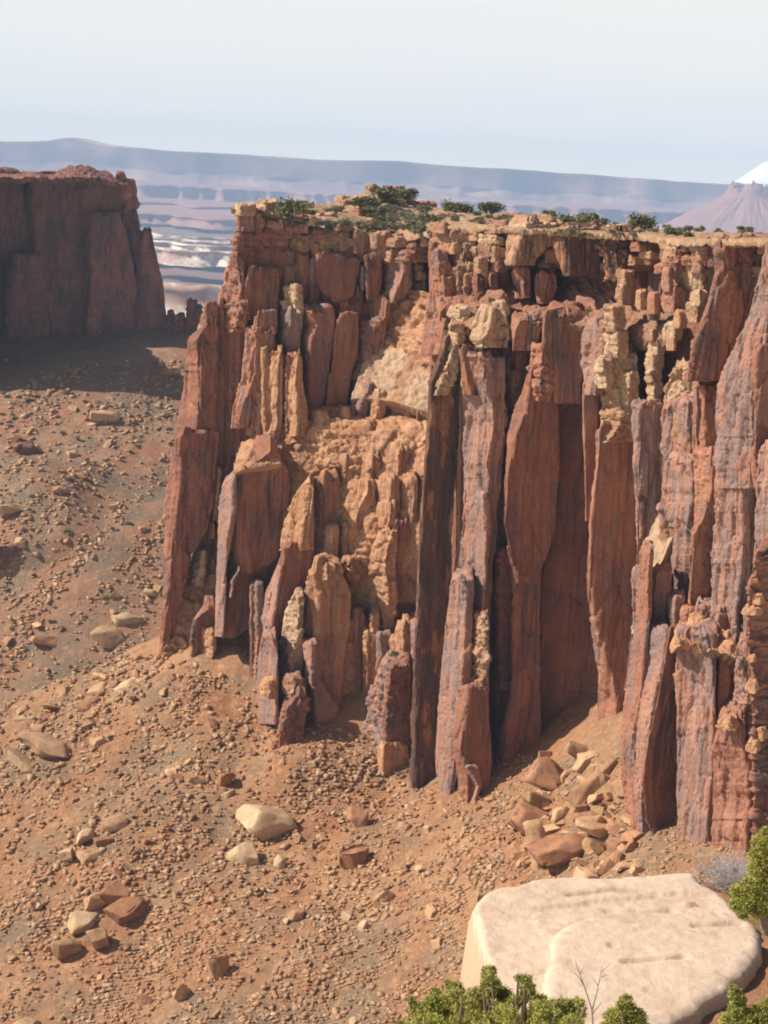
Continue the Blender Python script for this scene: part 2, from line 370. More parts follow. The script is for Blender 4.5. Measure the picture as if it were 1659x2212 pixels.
# ------------------------------------------------------------------ ground shapes
def rbf_fit(pts):
    p = np.array(pts); x = p[:, :2]; n = len(p)
    r = np.linalg.norm(x[:, None] - x[None], axis=-1); K = np.where(r > 0, r * r * np.log(r + 1e-9), 0) + np.eye(n) * .3
    A = np.zeros((n + 3, n + 3)); A[:n, :n] = K; A[:n, n] = 1; A[:n, n + 1:] = x; A[n, :n] = 1; A[n + 1:, :n] = x.T
    c = np.linalg.solve(A, np.concatenate([p[:, 2], np.zeros(3)]))
    def f(q):
        q = np.asarray(q, float); sh = q.shape[:-1]; q = q.reshape(-1, 2); res = c[n] + q @ c[n + 1:]
        for i in range(n):
            d = np.linalg.norm(q - x[i], axis=-1); res = res + c[i] * d * d * np.log(d + 1e-9)
        return res.reshape(sh)
    return f

def sheet(name, f, xr, yr, step, mat, smooth=False, kind='structure'):
    xs = np.arange(xr[0], xr[1] + step, step); ys = np.arange(yr[0], yr[1] + step, step)
    X, Yg = np.meshgrid(xs, ys); Z = f(np.stack([X, Yg], -1))
    o = link(name, np.stack([X, Yg, Z], -1), grid_quads(len(ys), len(xs)), mat, None, smooth)
    o['kind'] = kind
    return o

def hit(f, u, v, y0, y1, n=600):
    """first point where the sight line through (u, v) meets the ground f"""
    Ys = np.linspace(y0, y1, n); q = P(np.full(n, u), np.full(n, v), Ys)
    below = q[:, 2] < f(q[:, :2])
    i = int(np.argmax(below)) if below.any() else n - 1
    return q[i]
def soil_mat(name, cols, k=1.0, stone=0.5, bump=0.6, seed=0.0, green=0.0):
    m, t, b = nodes(name); co = t.nodes.new('ShaderNodeTexCoord').outputs['Object']
    col = mix(t, ramp(t, noise(t, co, .035 * k, (1, 1, 1), 6, .6, seed), .4, .6), cols[0], cols[1])
    col = mix(t, ramp(t, noise(t, co, .11 * k, (1, .5, 1), 6, .65, seed + 5), .45, .66, 0, .8), col, cols[2])
    if green: col = mix(t, ramp(t, noise(t, co, .05 * k, (1, 1, 1), 7, .7, seed + 9), .46, .62, 0, green), col, (0.205, 0.165, 0.115))
    for s, a in ((.55, .55), (1.3, .6)):
        vo = t.nodes.new('ShaderNodeTexVoronoi'); vo.inputs['Scale'].default_value = s * k; t.links.new(co, vo.inputs['Vector'])
        sp = t.nodes.new('ShaderNodeSeparateColor'); t.links.new(vo.outputs['Color'], sp.inputs[0])
        st = mix(t, sp.outputs[0], tuple(x * .6 for x in cols[0]), tuple(min(.7, x * 1.45) for x in cols[1]))
        col = mix(t, ramp(t, vo.outputs['Distance'], .25, .5, stone * a, 0), col, st)
    n4 = noise(t, co, 3.0 * k, (1, 1, 1), 6, .7, seed + 2)
    col = mix(t, .6, col, mix(t, ramp(t, n4, .28, .72), (.5, .48, .46), (1, 1, 1)), 'MULTIPLY')
    t.links.new(col, b.inputs['Base Color'])
    ad = t.nodes.new('ShaderNodeMath'); ad.operation = 'ADD'; t.links.new(n4, ad.inputs[0]); t.links.new(noise(t, co, .9 * k, (1, 1, 1), 6, .7, seed + 4), ad.inputs[1])
    bp = t.nodes.new('ShaderNodeBump'); bp.inputs['Strength'].default_value = bump; bp.inputs['Distance'].default_value = .7 / k
    t.links.new(ad.outputs[0], bp.inputs['Height']); t.links.new(bp.outputs[0], b.inputs['Normal'])
    return m

M['talus'] = soil_mat('talus_soil', [(0.36, 0.18, 0.092), (0.44, 0.25, 0.135), (0.35, 0.14, 0.065)], stone=.85, green=.85)
M['valley'] = soil_mat('valley_soil', [(0.33, 0.18, 0.11), (0.38, 0.22, 0.135), (0.37, 0.15, 0.08)], k=.7, stone=.75, seed=5, green=1.0)
M['topsoil'] = soil_mat('mesa_top_soil', [(0.46, 0.28, 0.165), (0.52, 0.34, 0.21), (0.38, 0.2, 0.12)], k=1.0, stone=.9, seed=8, green=.5)
M['ledge'] = soil_mat('ledge_soil', [(0.44, 0.21, 0.125), (0.40, 0.2, 0.12), (0.36, 0.15, 0.09)], k=1.5, stone=.7, seed=12, green=.7)

# ------------------------------------------------------------------ near talus slope
def pts3(l): return [tuple(P(u, v, Y)) for u, v, Y in l]
near_base = rbf_fit(pts3([(345, 1420, 325), (470, 1400, 320), (565, 1560, 299), (660, 1620, 285), (740, 1610, 286), (835, 1715, 275), (930, 1710, 266), (1010, 1770, 254),
    (1110, 1700, 256), (1180, 1640, 257), (1260, 1610, 248), (1345, 1660, 234), (1385, 1822, 211), (1470, 1836, 203), (1600, 1842, 195), (1700, 1850, 188),
    (0, 1535, 322), (160, 1470, 326), (0, 1800, 278), (250, 1800, 270), (0, 2212, 232), (400, 2212, 222), (800, 2212, 212), (1050, 2150, 207), (600, 1900, 252), (1150, 1890, 226), (1300, 1835, 224), (1400, 1890, 198), (1550, 1900, 186)]))
RL = [P(350, 1415, 334)[:2], P(-20, 1545, 324)[:2]]
rd = RL[1] - RL[0]; rd /= np.linalg.norm(rd); rn = np.array([rd[1], -rd[0]]);
if rn[1] < 0: rn = -rn
def near_z(q):
    q = np.asarray(q, float); d = (q - RL[0]) @ rn
    z = near_base(q) - .8 * np.maximum(0, d + 1.0) - 8 * sm(d, 0, 25)
    p3 = np.concatenate([q, np.zeros(q.shape[:-1] + (1,))], -1)
    al = p3 * np.array([.05, .018, 0])
    z = z + 1.8 * fbm(al, 3, 51) + .9 * fbm(p3 * .14, 4, 52) + .35 * fbm(p3 * .5, 3, 53)
    return z
sheet('talus_slope', near_z, (-125, 62), (150, 375), .62, M['talus'])

# ------------------------------------------------------------------ valley beyond, below the left butte
vb = rbf_fit(pts3([(-200, 735, 640), (0, 735, 625), (200, 745, 615), (380, 745, 612), (0, 860, 560), (200, 880, 555), (400, 890, 560), (0, 1000, 520), (200, 1040, 505), (380, 1050, 515), (0, 1180, 478), (230, 1190, 470), (380, 1200, 470),
    (0, 1300, 462), (330, 1330, 455), (0, 1480, 432), (350, 1430, 440), (100, 1600, 410), (-200, 1500, 430), (460, 720, 640), (450, 860, 575), (560, 900, 560)]))
def valley_z(q):
    q = np.asarray(q, float); p3 = np.concatenate([q, np.zeros(q.shape[:-1] + (1,))], -1)
    z = vb(q) + 2.2 * fbm(p3 * .022, 4, 61) + .9 * fbm(p3 * .09, 4, 62) + .35 * fbm(p3 * .33, 3, 63)
    # a hard bed that breaks the slope into a low step, and the red spur above it
    e = P(np.array([-60, 40, 110, 190]), np.array([1188, 1190, 1192, 1190]), np.array([470, 470, 470, 470]))
    le = np.interp(q[..., 0], e[:, 0], e[:, 1]); on = 1 - sm(q[..., 0], e[2, 0], e[3, 0] + 4)
    z = z + on * 5.0 * (sm(q[..., 1], le - 1.5, le + 1.5) * (1 - sm(q[..., 1], le + 8, le + 60)))
    sx = P(20, 1050, 505)
    d = (q[..., 0] - sx[0]) * .55 + (q[..., 1] - sx[1]) * .83
    z = z + 5.5 * np.exp(-(d / 11) ** 2) * (1 - sm(q[..., 0], sx[0] + 5, sx[0] + 32))
    return z
def valley_all(q):
    z = valley_z(q); y = q[..., 1]
    return np.where(y > 650, z - (y - 650) * .55, z)
sheet('valley_slope', valley_all, (-230, -10), (385, 720), 1.15, M['valley'])

# ------------------------------------------------------------------ far country
def far_mat(name, a, b_, c, scale=.002, sc=(1, 1, 1), lo=.42, hi=.6):
    m, t, bs = nodes(name); co = t.nodes.new('ShaderNodeTexCoord').outputs['Object']
    col = mix(t, ramp(t, noise(t, co, scale, sc, 7, .62), lo, hi), a, b_)
    col = mix(t, ramp(t, noise(t, co, scale * 4, sc, 6, .6, 7), .5, .66, 0, .8), col, c)
    t.links.new(col, bs.inputs['Base Color']); return m
M['floor'] = far_mat('basin_soil', (0.21, 0.13, 0.11), (0.26, 0.155, 0.13), (0.15, 0.10, 0.09), .0011)
M['whiterim'] = far_mat('white_rim_sandstone', (0.70, 0.62, 0.52), (0.40, 0.26, 0.20), (0.28, 0.17, 0.14), .012, (1, .4, 1), .42, .55)
M['plateau'] = far_mat('plateau_rock', (0.22, 0.135, 0.105), (0.56, 0.35, 0.26), (0.17, 0.11, 0.09), .0016, (1, 1, 2.2), .47, .62)
M['purple'] = far_mat('purple_talus', (0.29, 0.155, 0.13), (0.35, 0.19, 0.155), (0.21, 0.12, 0.11), .0015, (1, 1, .4))
M['snow'] = far_mat('snow_field', (0.9, 0.9, 0.92), (0.86, 0.87, 0.9), (0.70, 0.71, 0.76), .004, (1, 1, 1), .4, .6)

FZ = -305.0
def floor_z(q):
    q = np.asarray(q, float); p3 = np.concatenate([q, np.zeros(q.shape[:-1] + (1,))], -1)
    return FZ + 26 * fbm(p3 * .0011, 5, 71) + 7 * fbm(p3 * .006, 3, 72) - 60 * (1 - sm(q[..., 1], 1500, 2700))
sheet('canyon_floor', floor_z, (-4600, 4600), (700, 16000), 42, M['floor'])

def bench(name, line, depth, zt, h, mats, step=14.0, wav=40.0, seed=0):
    """a flat-topped bench: wavy rim line (u list at distance Y), pale cap on a cliff and a short slope"""
    x0, x1, Y = line
    n = int((x1 - x0) / step); xs = np.linspace(x0, x1, n)
    q = np.stack([xs / 260.0, np.full(n, seed * 3.3), np.zeros(n)], -1)
    yy = Y + wav * fbm(q, 5, seed) * 2 + wav * .35 * fbm(q * 5, 3, seed + 3)
    prof = [(-h * 1.9, -h), (-h * .75, -h * .62), (-h * .12, -h * .5), (0, -h * .12), (-4, -h * .1), (-3, 0), (depth * .03, 2), (depth * .25, 0), (depth, -3)]
    V = np.stack([np.stack([xs, yy + dy + (h * .25 * fbm(q * 7 + dy, 3, seed + 9) if dy < -h * .1 else 0), np.full(n, zt + dz) + h * .05 * fbm(q * 9, 3, seed + 5)], -1) for dy, dz in prof])
    Q = grid_quads(len(prof), n)
    o = link(name, V, Q, mats); mi = np.repeat(np.array([0, 0, 1 if len(mats) < 3 else 0, 1, 1, 1, 1, 1]), n - 1)
    o.data.polygons.foreach_set('material_index', mi.astype(np.int32))
    o['kind'] = 'structure'; return o
def z_at(u, v, Y): return float(P(u, v, Y)[2])
def x_at(u, v, Y): return float(P(u, v, Y)[0])
bench('white_rim_bench', (x_at(200, 610, 2600), x_at(900, 610, 2600), 2600), 70, z_at(420, 613, 2600), 95, [M['floor'], M['whiterim']], wav=45, seed=3)
for i, (Y, v) in enumerate([(4300, 541), (4700, 532), (5100, 524), (5500, 517), (6000, 509)]):
    bench('white_rim_bench', (x_at(180, v, Y), x_at(860, v, Y), Y), 120, z_at(420, v, Y), 34, [M['whiterim'], M['whiterim']], wav=150, seed=20 + i)
for i, (Y, v, h) in enumerate([(7300, 470, 40), (8800, 445, 45), (10200, 405, 120)]):
    bench('distant_bench', (x_at(-60, v, Y), x_at(1750, v, Y), Y), 2600, z_at(420, v, Y), h, [M['purple'], M['purple']], step=24, wav=300, seed=40 + i)

def escarpment(name, Y, x0, x1, ztop, zbase, mat, step=24.0, seed=0, spur=240.0, cliff=.42, run=1.7, depth=1000, bump=None, wl=1300.0):
    n = int((x1 - x0) / step); xs = np.linspace(x0, x1, n); H = ztop - zbase
    q = np.stack([xs / wl, np.full(n, seed * 1.7), np.zeros(n)], -1)
    sp = spur * (fbm(q * .7, 3, seed) * 1.6 + .25 * fbm(q * 3, 3, seed + 7))
    zt = ztop + H * .03 * fbm(q * 3, 4, seed + 2) + (bump(xs) if bump is not None else 0)
    rows = []
    for t in np.linspace(0, 1, 46):
        if t < cliff:
            g = t / cliff; off = -.06 * H * g - 4 * g; wgt = 1.0
        else:
            g = (t - cliff) / (1 - cliff); off = -.06 * H - 4 - g ** 1.15 * H * (1 - cliff) * run; wgt = 1.0
        rib = np.abs(fbm(np.stack([xs / (wl * .22), np.full(n, seed + 1.6 * t), np.zeros(n)], -1), 4, seed + 4))
        y = Y - sp * wgt + off + (rib - .3) * (90 if t >= cliff else 8) * (.4 + t)
        z = zt - t * (zt - zbase)
        rows.append(np.stack([xs, y, z], -1))
    top = [np.stack([xs, rows[0][:, 1] + d, zt + 6 + e], -1) for d, e in ((depth, -30), (depth * .4, 0), (30, 0))]
    V = np.stack(top + rows)
    o = link(name, V, grid_quads(len(V), n), mat); o['kind'] = 'structure'; return o
YP = 12500.0
zP = z_at(829, 353, YP)
xb = x_at(155, 318, YP)
escarpment('far_plateau', YP, -4400, 4300, zP, z_at(829, 462, YP) , M['plateau'], seed=5, bump=lambda x: 36 * np.exp(-((x - xb) / 150) ** 2) + 22 * np.exp(-((x - xb) / 420) ** 2) + np.interp(x, [-3000, -600, 0, 900, 2600], [8, 0, 14, -6, -30]))
# the purple butte with a castle rim, at the right edge
Yq = 8600.0
c0 = np.array([x_at(1640, 420, Yq), Yq + 150])
def cone(q):
    e = (q - c0) * np.array([1, .8]); e[..., 0] = np.where(e[..., 0] > 0, np.maximum(0, e[..., 0] - 330), e[..., 0]); d = np.linalg.norm(e, axis=-1); a = np.arctan2(q[..., 1] - c0[1], q[..., 0] - c0[0])
    p3 = np.stack([np.cos(a) * 2.2, np.sin(a) * 2.2, d / 900], -1)
    tw = np.maximum(0, np.round(3 * fbm(np.concatenate([q, q[..., :1] * 0], -1) / 55, 3, 15) + 2.2)) / 3 * sm(-d, -155, -140)
    return 44 * tw + z_at(1600, 424, Yq) + 12 - np.maximum(0, d - 130) * .62 * (1 + .3 * fbm(p3, 4, 13)) - 16 * np.abs(fbm(p3 * 5, 3, 14))
sheet('castle_butte_talus', cone, (c0[0] - 640, c0[0] + 700), (c0[1] - 640, c0[1] + 300), 6, M['purple'])
Ys = 13700.0
m0 = np.array([x_at(1655, 400, Ys), Ys])
def snowz(q):
    p3 = np.concatenate([q, np.zeros(q.shape[:-1] + (1,))], -1)
    d = np.linalg.norm((q - m0) * np.array([1.0, .6]), axis=-1)
    r = 1 - 2 * np.abs(fbm(p3 / 570, 5, 81))
    return z_at(1640, 352, Ys) + 14 - np.maximum(0, d - 20) * .70 + 55 * (r - .7)
ZHAZE = z_at(1655, 345, Ys) + 60
print('ZHAZE', ZHAZE, zP)
sheet('snow_mountain', snowz, (m0[0] - 700, m0[0] + 900), (Ys - 700, Ys + 600), 17, M['snow'])
# ------------------------------------------------------------------ the left butte, all in shade
butte = empty('shaded_butte', tuple(P(180, 740, 640)))
tag(butte, 'dark flat topped butte wholly in shadow at the far left, below the distant plateau', 'butte')
def in_parent(o, par):
    o.parent = par; o.matrix_parent_inverse = Matrix.Translation(-Vector(par.location)); return o
def bcol(name, rows, Y, mat, sty='face', **kw): return in_parent(column(name, 'U', rows, Y, mat, sty, res=3.0, **kw), butte)
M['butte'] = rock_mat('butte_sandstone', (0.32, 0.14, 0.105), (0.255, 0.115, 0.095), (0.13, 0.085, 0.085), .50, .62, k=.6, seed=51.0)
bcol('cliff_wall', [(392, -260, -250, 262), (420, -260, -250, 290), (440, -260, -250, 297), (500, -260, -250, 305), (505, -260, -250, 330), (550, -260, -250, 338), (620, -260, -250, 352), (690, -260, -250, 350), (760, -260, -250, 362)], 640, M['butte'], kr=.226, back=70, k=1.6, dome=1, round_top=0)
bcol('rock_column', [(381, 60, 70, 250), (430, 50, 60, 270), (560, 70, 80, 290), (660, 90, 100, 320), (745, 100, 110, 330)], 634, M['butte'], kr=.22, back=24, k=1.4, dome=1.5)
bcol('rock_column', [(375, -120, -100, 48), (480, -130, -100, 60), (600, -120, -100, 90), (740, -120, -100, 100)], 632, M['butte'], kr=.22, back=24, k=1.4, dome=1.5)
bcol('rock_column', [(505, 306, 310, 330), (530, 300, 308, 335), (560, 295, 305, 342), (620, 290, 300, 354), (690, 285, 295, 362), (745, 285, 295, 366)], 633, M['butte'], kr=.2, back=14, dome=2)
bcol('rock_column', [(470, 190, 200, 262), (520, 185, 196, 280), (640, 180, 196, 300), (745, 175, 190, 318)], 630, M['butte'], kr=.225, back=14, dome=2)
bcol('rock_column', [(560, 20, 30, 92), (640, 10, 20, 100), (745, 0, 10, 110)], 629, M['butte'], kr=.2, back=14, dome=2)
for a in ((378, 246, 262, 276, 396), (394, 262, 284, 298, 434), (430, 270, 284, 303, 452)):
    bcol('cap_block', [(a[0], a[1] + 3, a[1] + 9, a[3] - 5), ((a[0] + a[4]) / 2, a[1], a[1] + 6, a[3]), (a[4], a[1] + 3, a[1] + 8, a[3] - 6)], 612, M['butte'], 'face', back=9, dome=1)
bcol('unseen_shade_wing', [(378, -420, -230, -62), (560, -420, -230, -58), (900, -420, -230, -55)], 563, M['butte'], kr=.1, back=90, k=1.6, dome=1)  # added out of view, to throw its shadow over the valley slope
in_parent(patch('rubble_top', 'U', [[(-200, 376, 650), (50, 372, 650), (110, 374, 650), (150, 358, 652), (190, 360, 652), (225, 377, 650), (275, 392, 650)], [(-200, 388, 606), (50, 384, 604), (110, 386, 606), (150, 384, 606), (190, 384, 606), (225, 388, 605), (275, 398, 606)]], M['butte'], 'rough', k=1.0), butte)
ledge = in_parent
lv = empty('rock_ledge', tuple(P(90, 1225, 468))); tag(lv, 'low dark rock ledge breaking the valley slope at the left edge', 'ledge')
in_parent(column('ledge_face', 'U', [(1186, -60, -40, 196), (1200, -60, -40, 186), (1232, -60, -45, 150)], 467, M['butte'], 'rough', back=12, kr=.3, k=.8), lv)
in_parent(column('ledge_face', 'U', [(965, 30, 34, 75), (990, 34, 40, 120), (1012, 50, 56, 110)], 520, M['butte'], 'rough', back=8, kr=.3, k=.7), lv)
# low broken ridge between the butte and the cliff
ridge = empty('broken_ridge', tuple(P(420, 700, 640))); tag(ridge, 'low dark broken ridge of rock stumps between the shaded butte and the big cliff', 'ridge')
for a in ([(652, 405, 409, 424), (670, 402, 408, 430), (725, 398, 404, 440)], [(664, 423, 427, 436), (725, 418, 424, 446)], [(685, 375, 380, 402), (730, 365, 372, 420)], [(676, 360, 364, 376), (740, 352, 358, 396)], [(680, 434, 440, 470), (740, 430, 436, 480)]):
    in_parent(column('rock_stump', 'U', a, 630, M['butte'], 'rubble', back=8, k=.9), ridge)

# ------------------------------------------------------------------ the cliff
mesa = empty('mesa_cliff', tuple(P(900, 1700, 285)))
tag(mesa, 'tall red sandstone cliff of split columns and flat cap rock, filling the middle and right', 'cliff')
def C(name, R, rows, Y, mat, sty='face', **kw): return in_parent(column(name, R, rows, Y, M[mat], sty, **kw), mesa)
def B(name, R, x0, y0, x1, y1, Y, mat, **kw): return in_parent(blk(name, R, x0, y0, x1, y1, Y, M[mat], **kw), mesa)
def S(name, R, cps, mat, sty='rubble', **kw): return in_parent(patch(name, R, cps, M[mat], sty, **kw), mesa)

# inner walls behind the columns
S('wall', 'U', [[(512, 470, 345), (620, 480, 350), (760, 500, 352), (900, 505, 345), (1000, 500, 310)], [(490, 700, 346), (620, 700, 350), (760, 700, 351), (900, 700, 340), (1000, 700, 306)], [(450, 1000, 344), (600, 1000, 346), (760, 1000, 340), (900, 1000, 322), (1000, 1000, 300)], [(390, 1430, 340), (600, 1600, 320), (760, 1640, 306), (900, 1720, 290), (1000, 1740, 280)]], 'brown', 'face', thick=8, amp=1.2)
S('wall', 'U', [[(930, 500, 300), (1050, 500, 296), (1200, 505, 286), (1330, 510, 272), (1430, 515, 255)], [(930, 900, 294), (1050, 900, 290), (1200, 900, 282), (1330, 900, 268), (1430, 900, 250)], [(900, 1780, 288), (1050, 1800, 282), (1200, 1720, 276), (1330, 1720, 262), (1430, 1880, 244)]], 'brown', 'smooth', thick=8)
S('wall', 'U', [[(1400, 528, 262), (1520, 532, 246), (1640, 535, 230), (1780, 538, 212)], [(1380, 1200, 258), (1500, 1200, 242), (1640, 1200, 226), (1780, 1200, 208)], [(1360, 1900, 250), (1500, 1900, 238), (1640, 1900, 222), (1780, 1900, 206)]], 'brown', 'face', thick=8)

# left buttress
C('rock_column', 'R4', [(288, 205, 222, 438), (330, 196, 218, 438), (570, 155, 208, 415), (800, 135, 195, 375), (950, 128, 178, 285), (1200, 120, 150, 230), (1490, 103, 116, 130)], 322, 'brown', 'face', kl=1.3, jit=.8)
C('rock_column', 'R1', [(1290, 1318, 1345, 1420), (1400, 1218, 1275, 1440), (1600, 1210, 1300, 1440), (2040, 1150, 1270, 1440)], 325, 'brown', 'face', kl=1.3)
B('capstone', 'R1', 1325, 1165, 1427, 1340, 326, 'red', fr=.15)
C('rock_column', 'R2', [(905, 92, 102, 118), (1100, 98, 110, 126), (1659, 95, 106, 128)], 335, 'brown', 'smooth')
C('rock_column', 'R4', [(-170, 470, 520, 590), (0, 512, 555, 610), (200, 500, 520, 606), (400, 462, 492, 545), (640, 398, 420, 452)], 329, 'red', 'rough', kl=1.2)
C('rock_column', 'R4', [(-90, 440, 470, 520), (100, 430, 455, 500), (330, 440, 455, 500), (420, 435, 445, 480)], 333, 'brown', 'rough')
C('rock_stump', 'R4', [(470, 402, 430, 450), (500, 390, 432, 452), (580, 392, 425, 440), (760, 396, 404, 424)], 326, 'tan', 'rough', round_top=12)
S('rubble_chute', 'R4', [[(390, 690, 335), (430, 690, 335), (470, 700, 333)], [(320, 850, 333), (390, 850, 333), (470, 860, 331)], [(230, 1150, 328), (330, 1150, 328), (460, 1160, 326)], [(120, 1520, 322), (250, 1510, 321), (470, 1480, 320)]], 'tan', 'rubble')
C('rock_stump', 'R4', [(935, 300, 340, 362), (980, 288, 335, 362), (1120, 285, 320, 350)], 326, 'cream', 'rubble')
C('rock_stump', 'R4', [(1240, 345, 370, 408), (1300, 292, 305, 412), (1400, 288, 296, 405), (1500, 288, 292, 330)], 318, 'brown', 'face', dome=1.5)
B('fallen_block', 'R4', 300, 1370, 420, 1510, 316, 'tan', fr=.75, inset=.25)
B('fallen_block', 'R4', 370, 780, 410, 860, 327, 'tan', fr=.6)
# the big leaning slab and its flank
C('rock_column', 'R4', [(525, 505, 515, 530), (560, 450, 505, 530), (700, 430, 490, 530), (1000, 420, 465, 475), (1200, 410, 452, 470), (1395, 410, 445, 458)], 311, 'lav', 'scar', kl=1.5)
C('leaning_slab', 'R4', [(385, 600, 700, 745), (430, 545, 640, 772), (480, 520, 560, 800), (560, 512, 532, 818), (700, 506, 528, 815), (850, 506, 524, 790), (950, 510, 528, 755), (1010, 525, 545, 690), (1050, 545, 560, 610)], 312.5, 'brown', 'smooth', kr=.35, dome=2.5, back=5)
S('slab_crest', 'R4', [[(560, 345, 322), (690, 305, 323), (780, 330, 322)], [(530, 390, 316), (670, 350, 316), (770, 385, 316)], [(515, 470, 312.6), (640, 430, 312.6), (765, 420, 312.8)], [(525, 505, 311.6), (640, 470, 311.6), (770, 440, 312.2)]], 'tan', 'slick', k=.7)
C('rock_column', 'R4', [(950, 468, 520, 770), (1100, 466, 505, 745), (1280, 458, 478, 690), (1400, 448, 455, 520)], 315, 'brown', 'smooth', kr=.35)
C('rock_stump', 'R4', [(1030, 525, 540, 545), (1090, 480, 500, 520), (1180, 470, 492, 500)], 310.6, 'lav', 'face', kl=2.2)
S('slickrock_slope', 'R4', [[(600, 130, 338), (860, 130, 336), (1180, 130, 332), (1540, 160, 326), (1640, 160, 324)], [(600, 240, 326), (860, 230, 322), (1180, 220, 318), (1540, 250, 313), (1640, 250, 311)], [(700, 400, 322), (900, 390, 319), (1200, 400, 315), (1540, 420, 309), (1640, 420, 307)], [(760, 560, 319), (960, 540, 316), (1220, 560, 312), (1530, 560, 306.5), (1620, 560, 304)], [(820, 760, 315), (980, 720, 313), (1240, 720, 308), (1520, 740, 304.5), (1600, 740, 303)], [(860, 1000, 311), (1000, 1020, 309), (1200, 960, 305.5), (1500, 900, 303.6), (1580, 900, 302)], [(880, 1300, 308), (1000, 1330, 307), (1200, 1250, 305), (1490, 1200, 303), (1560, 1200, 302)]], 'tan', 'slick', k=1.0, amp=1.1)
S('rubble_chute', 'R4', [[(760, 270, 323.5), (980, 200, 320.5), (1250, 230, 317)], [(800, 360, 320.5), (1020, 330, 317.5), (1300, 380, 313)], [(900, 520, 317), (1040, 470, 315), (1250, 490, 311)]], 'tan', 'rubble', amp=.9)
C('rock_column', 'R4', [(552, 905, 930, 945), (640, 835, 912, 946), (760, 800, 890, 946), (925, 770, 880, 946)], 305.5, 'tan', 'face', kl=.9, round_top=8)
C('rock_column', 'R4', [(912, 772, 790, 946), (1050, 748, 778, 932), (1170, 735, 765, 862), (1300, 722, 740, 800), (1450, 715, 728, 760)], 304.5, 'brown', 'face')
C('rock_column', 'R4', [(1030, 745, 765, 782), (1150, 690, 748, 762), (1300, 665, 725, 737), (1450, 690, 715, 724)], 303.5, 'lav', 'scar', kl=1.6)
C('rock_column', 'R4', [(1030, 940, 962, 1095), (1055, 922, 945, 1108), (1150, 893, 962, 1150), (1330, 880, 966, 1146), (1500, 886, 962, 1112), (1659, 930, 960, 1105), (1830, 950, 970, 1085), (1992, 965, 985, 1055)], 298, 'tan', 'face', dome=2.0, jit=.6, kr=.3)
C('rock_column', 'R4', [(1175, 840, 872, 892), (1260, 790, 868, 892), (1400, 762, 858, 892), (1500, 758, 826, 892), (1659, 760, 800, 885), (1840, 765, 790, 850)], 297, 'bleach', 'rough', kl=1.1)
C('rock_column', 'R4', [(1395, 655, 720, 745), (1500, 642, 745, 756), (1659, 636, 742, 756), (1870, 655, 735, 760)], 293.5, 'lav', 'smooth', kl=1.5)
C('rock_stump', 'R7', [(135, 1172, 1215, 1248), (190, 1150, 1172, 1252), (300, 1128, 1142, 1245), (440, 1103, 1112, 1195)], 287, 'brown', 'rough', dome=1.2)
B('fallen_block', 'R7', 1150, 75, 1240, 140, 288, 'cap', fr=.5)
B('fallen_block', 'R7', 1060, 90, 1130, 160, 289, 'tan', fr=.6)
C('rock_column', 'R7', [(-60, 1236, 1268, 1292), (80, 1250, 1275, 1300), (200, 1262, 1285, 1385), (300, 1275, 1290, 1350), (365, 1285, 1300, 1322)], 293, 'lav', 'face', kl=1.5)
C('rock_column', 'R4', [(815, 1300, 1375, 1402), (950, 1252, 1345, 1402), (1050, 1226, 1338, 1400), (1200, 1212, 1345, 1395), (1345, 1255, 1335, 1380)], 300.5, 'tan', 'slick', kl=.85)
C('rock_column', 'R4', [(770, 1385, 1395, 1512), (1000, 1335, 1352, 1502), (1250, 1330, 1340, 1492), (1500, 1280, 1300, 1400)], 303, 'red', 'face')
C('rock_column', 'R4', [(790, 1100, 1130, 1260), (850, 1090, 1112, 1230), (1010, 1092, 1108, 1190)], 307, 'tan', 'face', kr=.2)
C('rock_column', 'R4', [(1330, 1190, 1205, 1335), (1500, 1180, 1195, 1335), (1720, 1160, 1175, 1320), (1900, 1140, 1160, 1300)], 302, 'tan', 'bed')
C('rock_stump', 'R4', [(985, 1115, 1150, 1190), (1040, 1090, 1130, 1220), (1100, 1110, 1140, 1180)], 304, 'tan', 'rubble')
S('rubble_chute', 'R4', [[(1440, 1270, 302), (1500, 1250, 301)], [(1380, 1430, 298), (1505, 1430, 296)], [(1270, 1640, 292), (1505, 1560, 290)], [(1260, 1720, 290), (1500, 1660, 288)]], 'tan', 'rubble')
C('rock_column', 'U', [(1435, 822, 850, 888), (1500, 795, 838, 890), (1580, 780, 832, 890), (1700, 790, 822, 880)], 284, 'lav', 'rough', kl=1.2)
C('rock_column', 'U', [(1440, 835, 842, 888), (1520, 828, 835, 889), (1640, 822, 830, 886)], 281.5, 'brown', 'bed')
B('fallen_block', 'U', 815, 1618, 886, 1732, 280, 'tan', fr=.16, inset=.08, sty='smooth')

# top left corner
B('cap_slab', 'R2', 200, 180, 350, 250, 326, 'cream', fr=.25, inset=.15, sty='bed', back=8)
C('cap_block', 'R2', [(238, 205, 235, 378), (300, 215, 240, 400), (352, 240, 260, 380)], 326.5, 'red', 'face', back=8)
B('cap_slab', 'R2', 343, 158, 500, 240, 335, 'cream', fr=.35, inset=.12, sty='bed', back=8)
C('cap_block', 'R2', [(345, 200, 222, 470), (400, 185, 210, 480), (470, 196, 212, 455)], 327, 'brown', 'bed', back=9)
C('cap_block', 'R2', [(270, 360, 380, 690), (330, 380, 400, 660), (420, 455, 470, 640)], 333, 'brown', 'face', back=9)
C('rock_column', 'R2', [(452, 205, 225, 520), (560, 165, 250, 525), (655, 140, 260, 525)], 328, 'brown', 'face', back=9)
C('rock_column', 'R2', [(520, 180, 225, 262), (620, 140, 235, 270), (760, 122, 245, 285), (850, 115, 240, 300), (990, 130, 215, 300)], 325.5, 'red', 'rough', kl=.9)
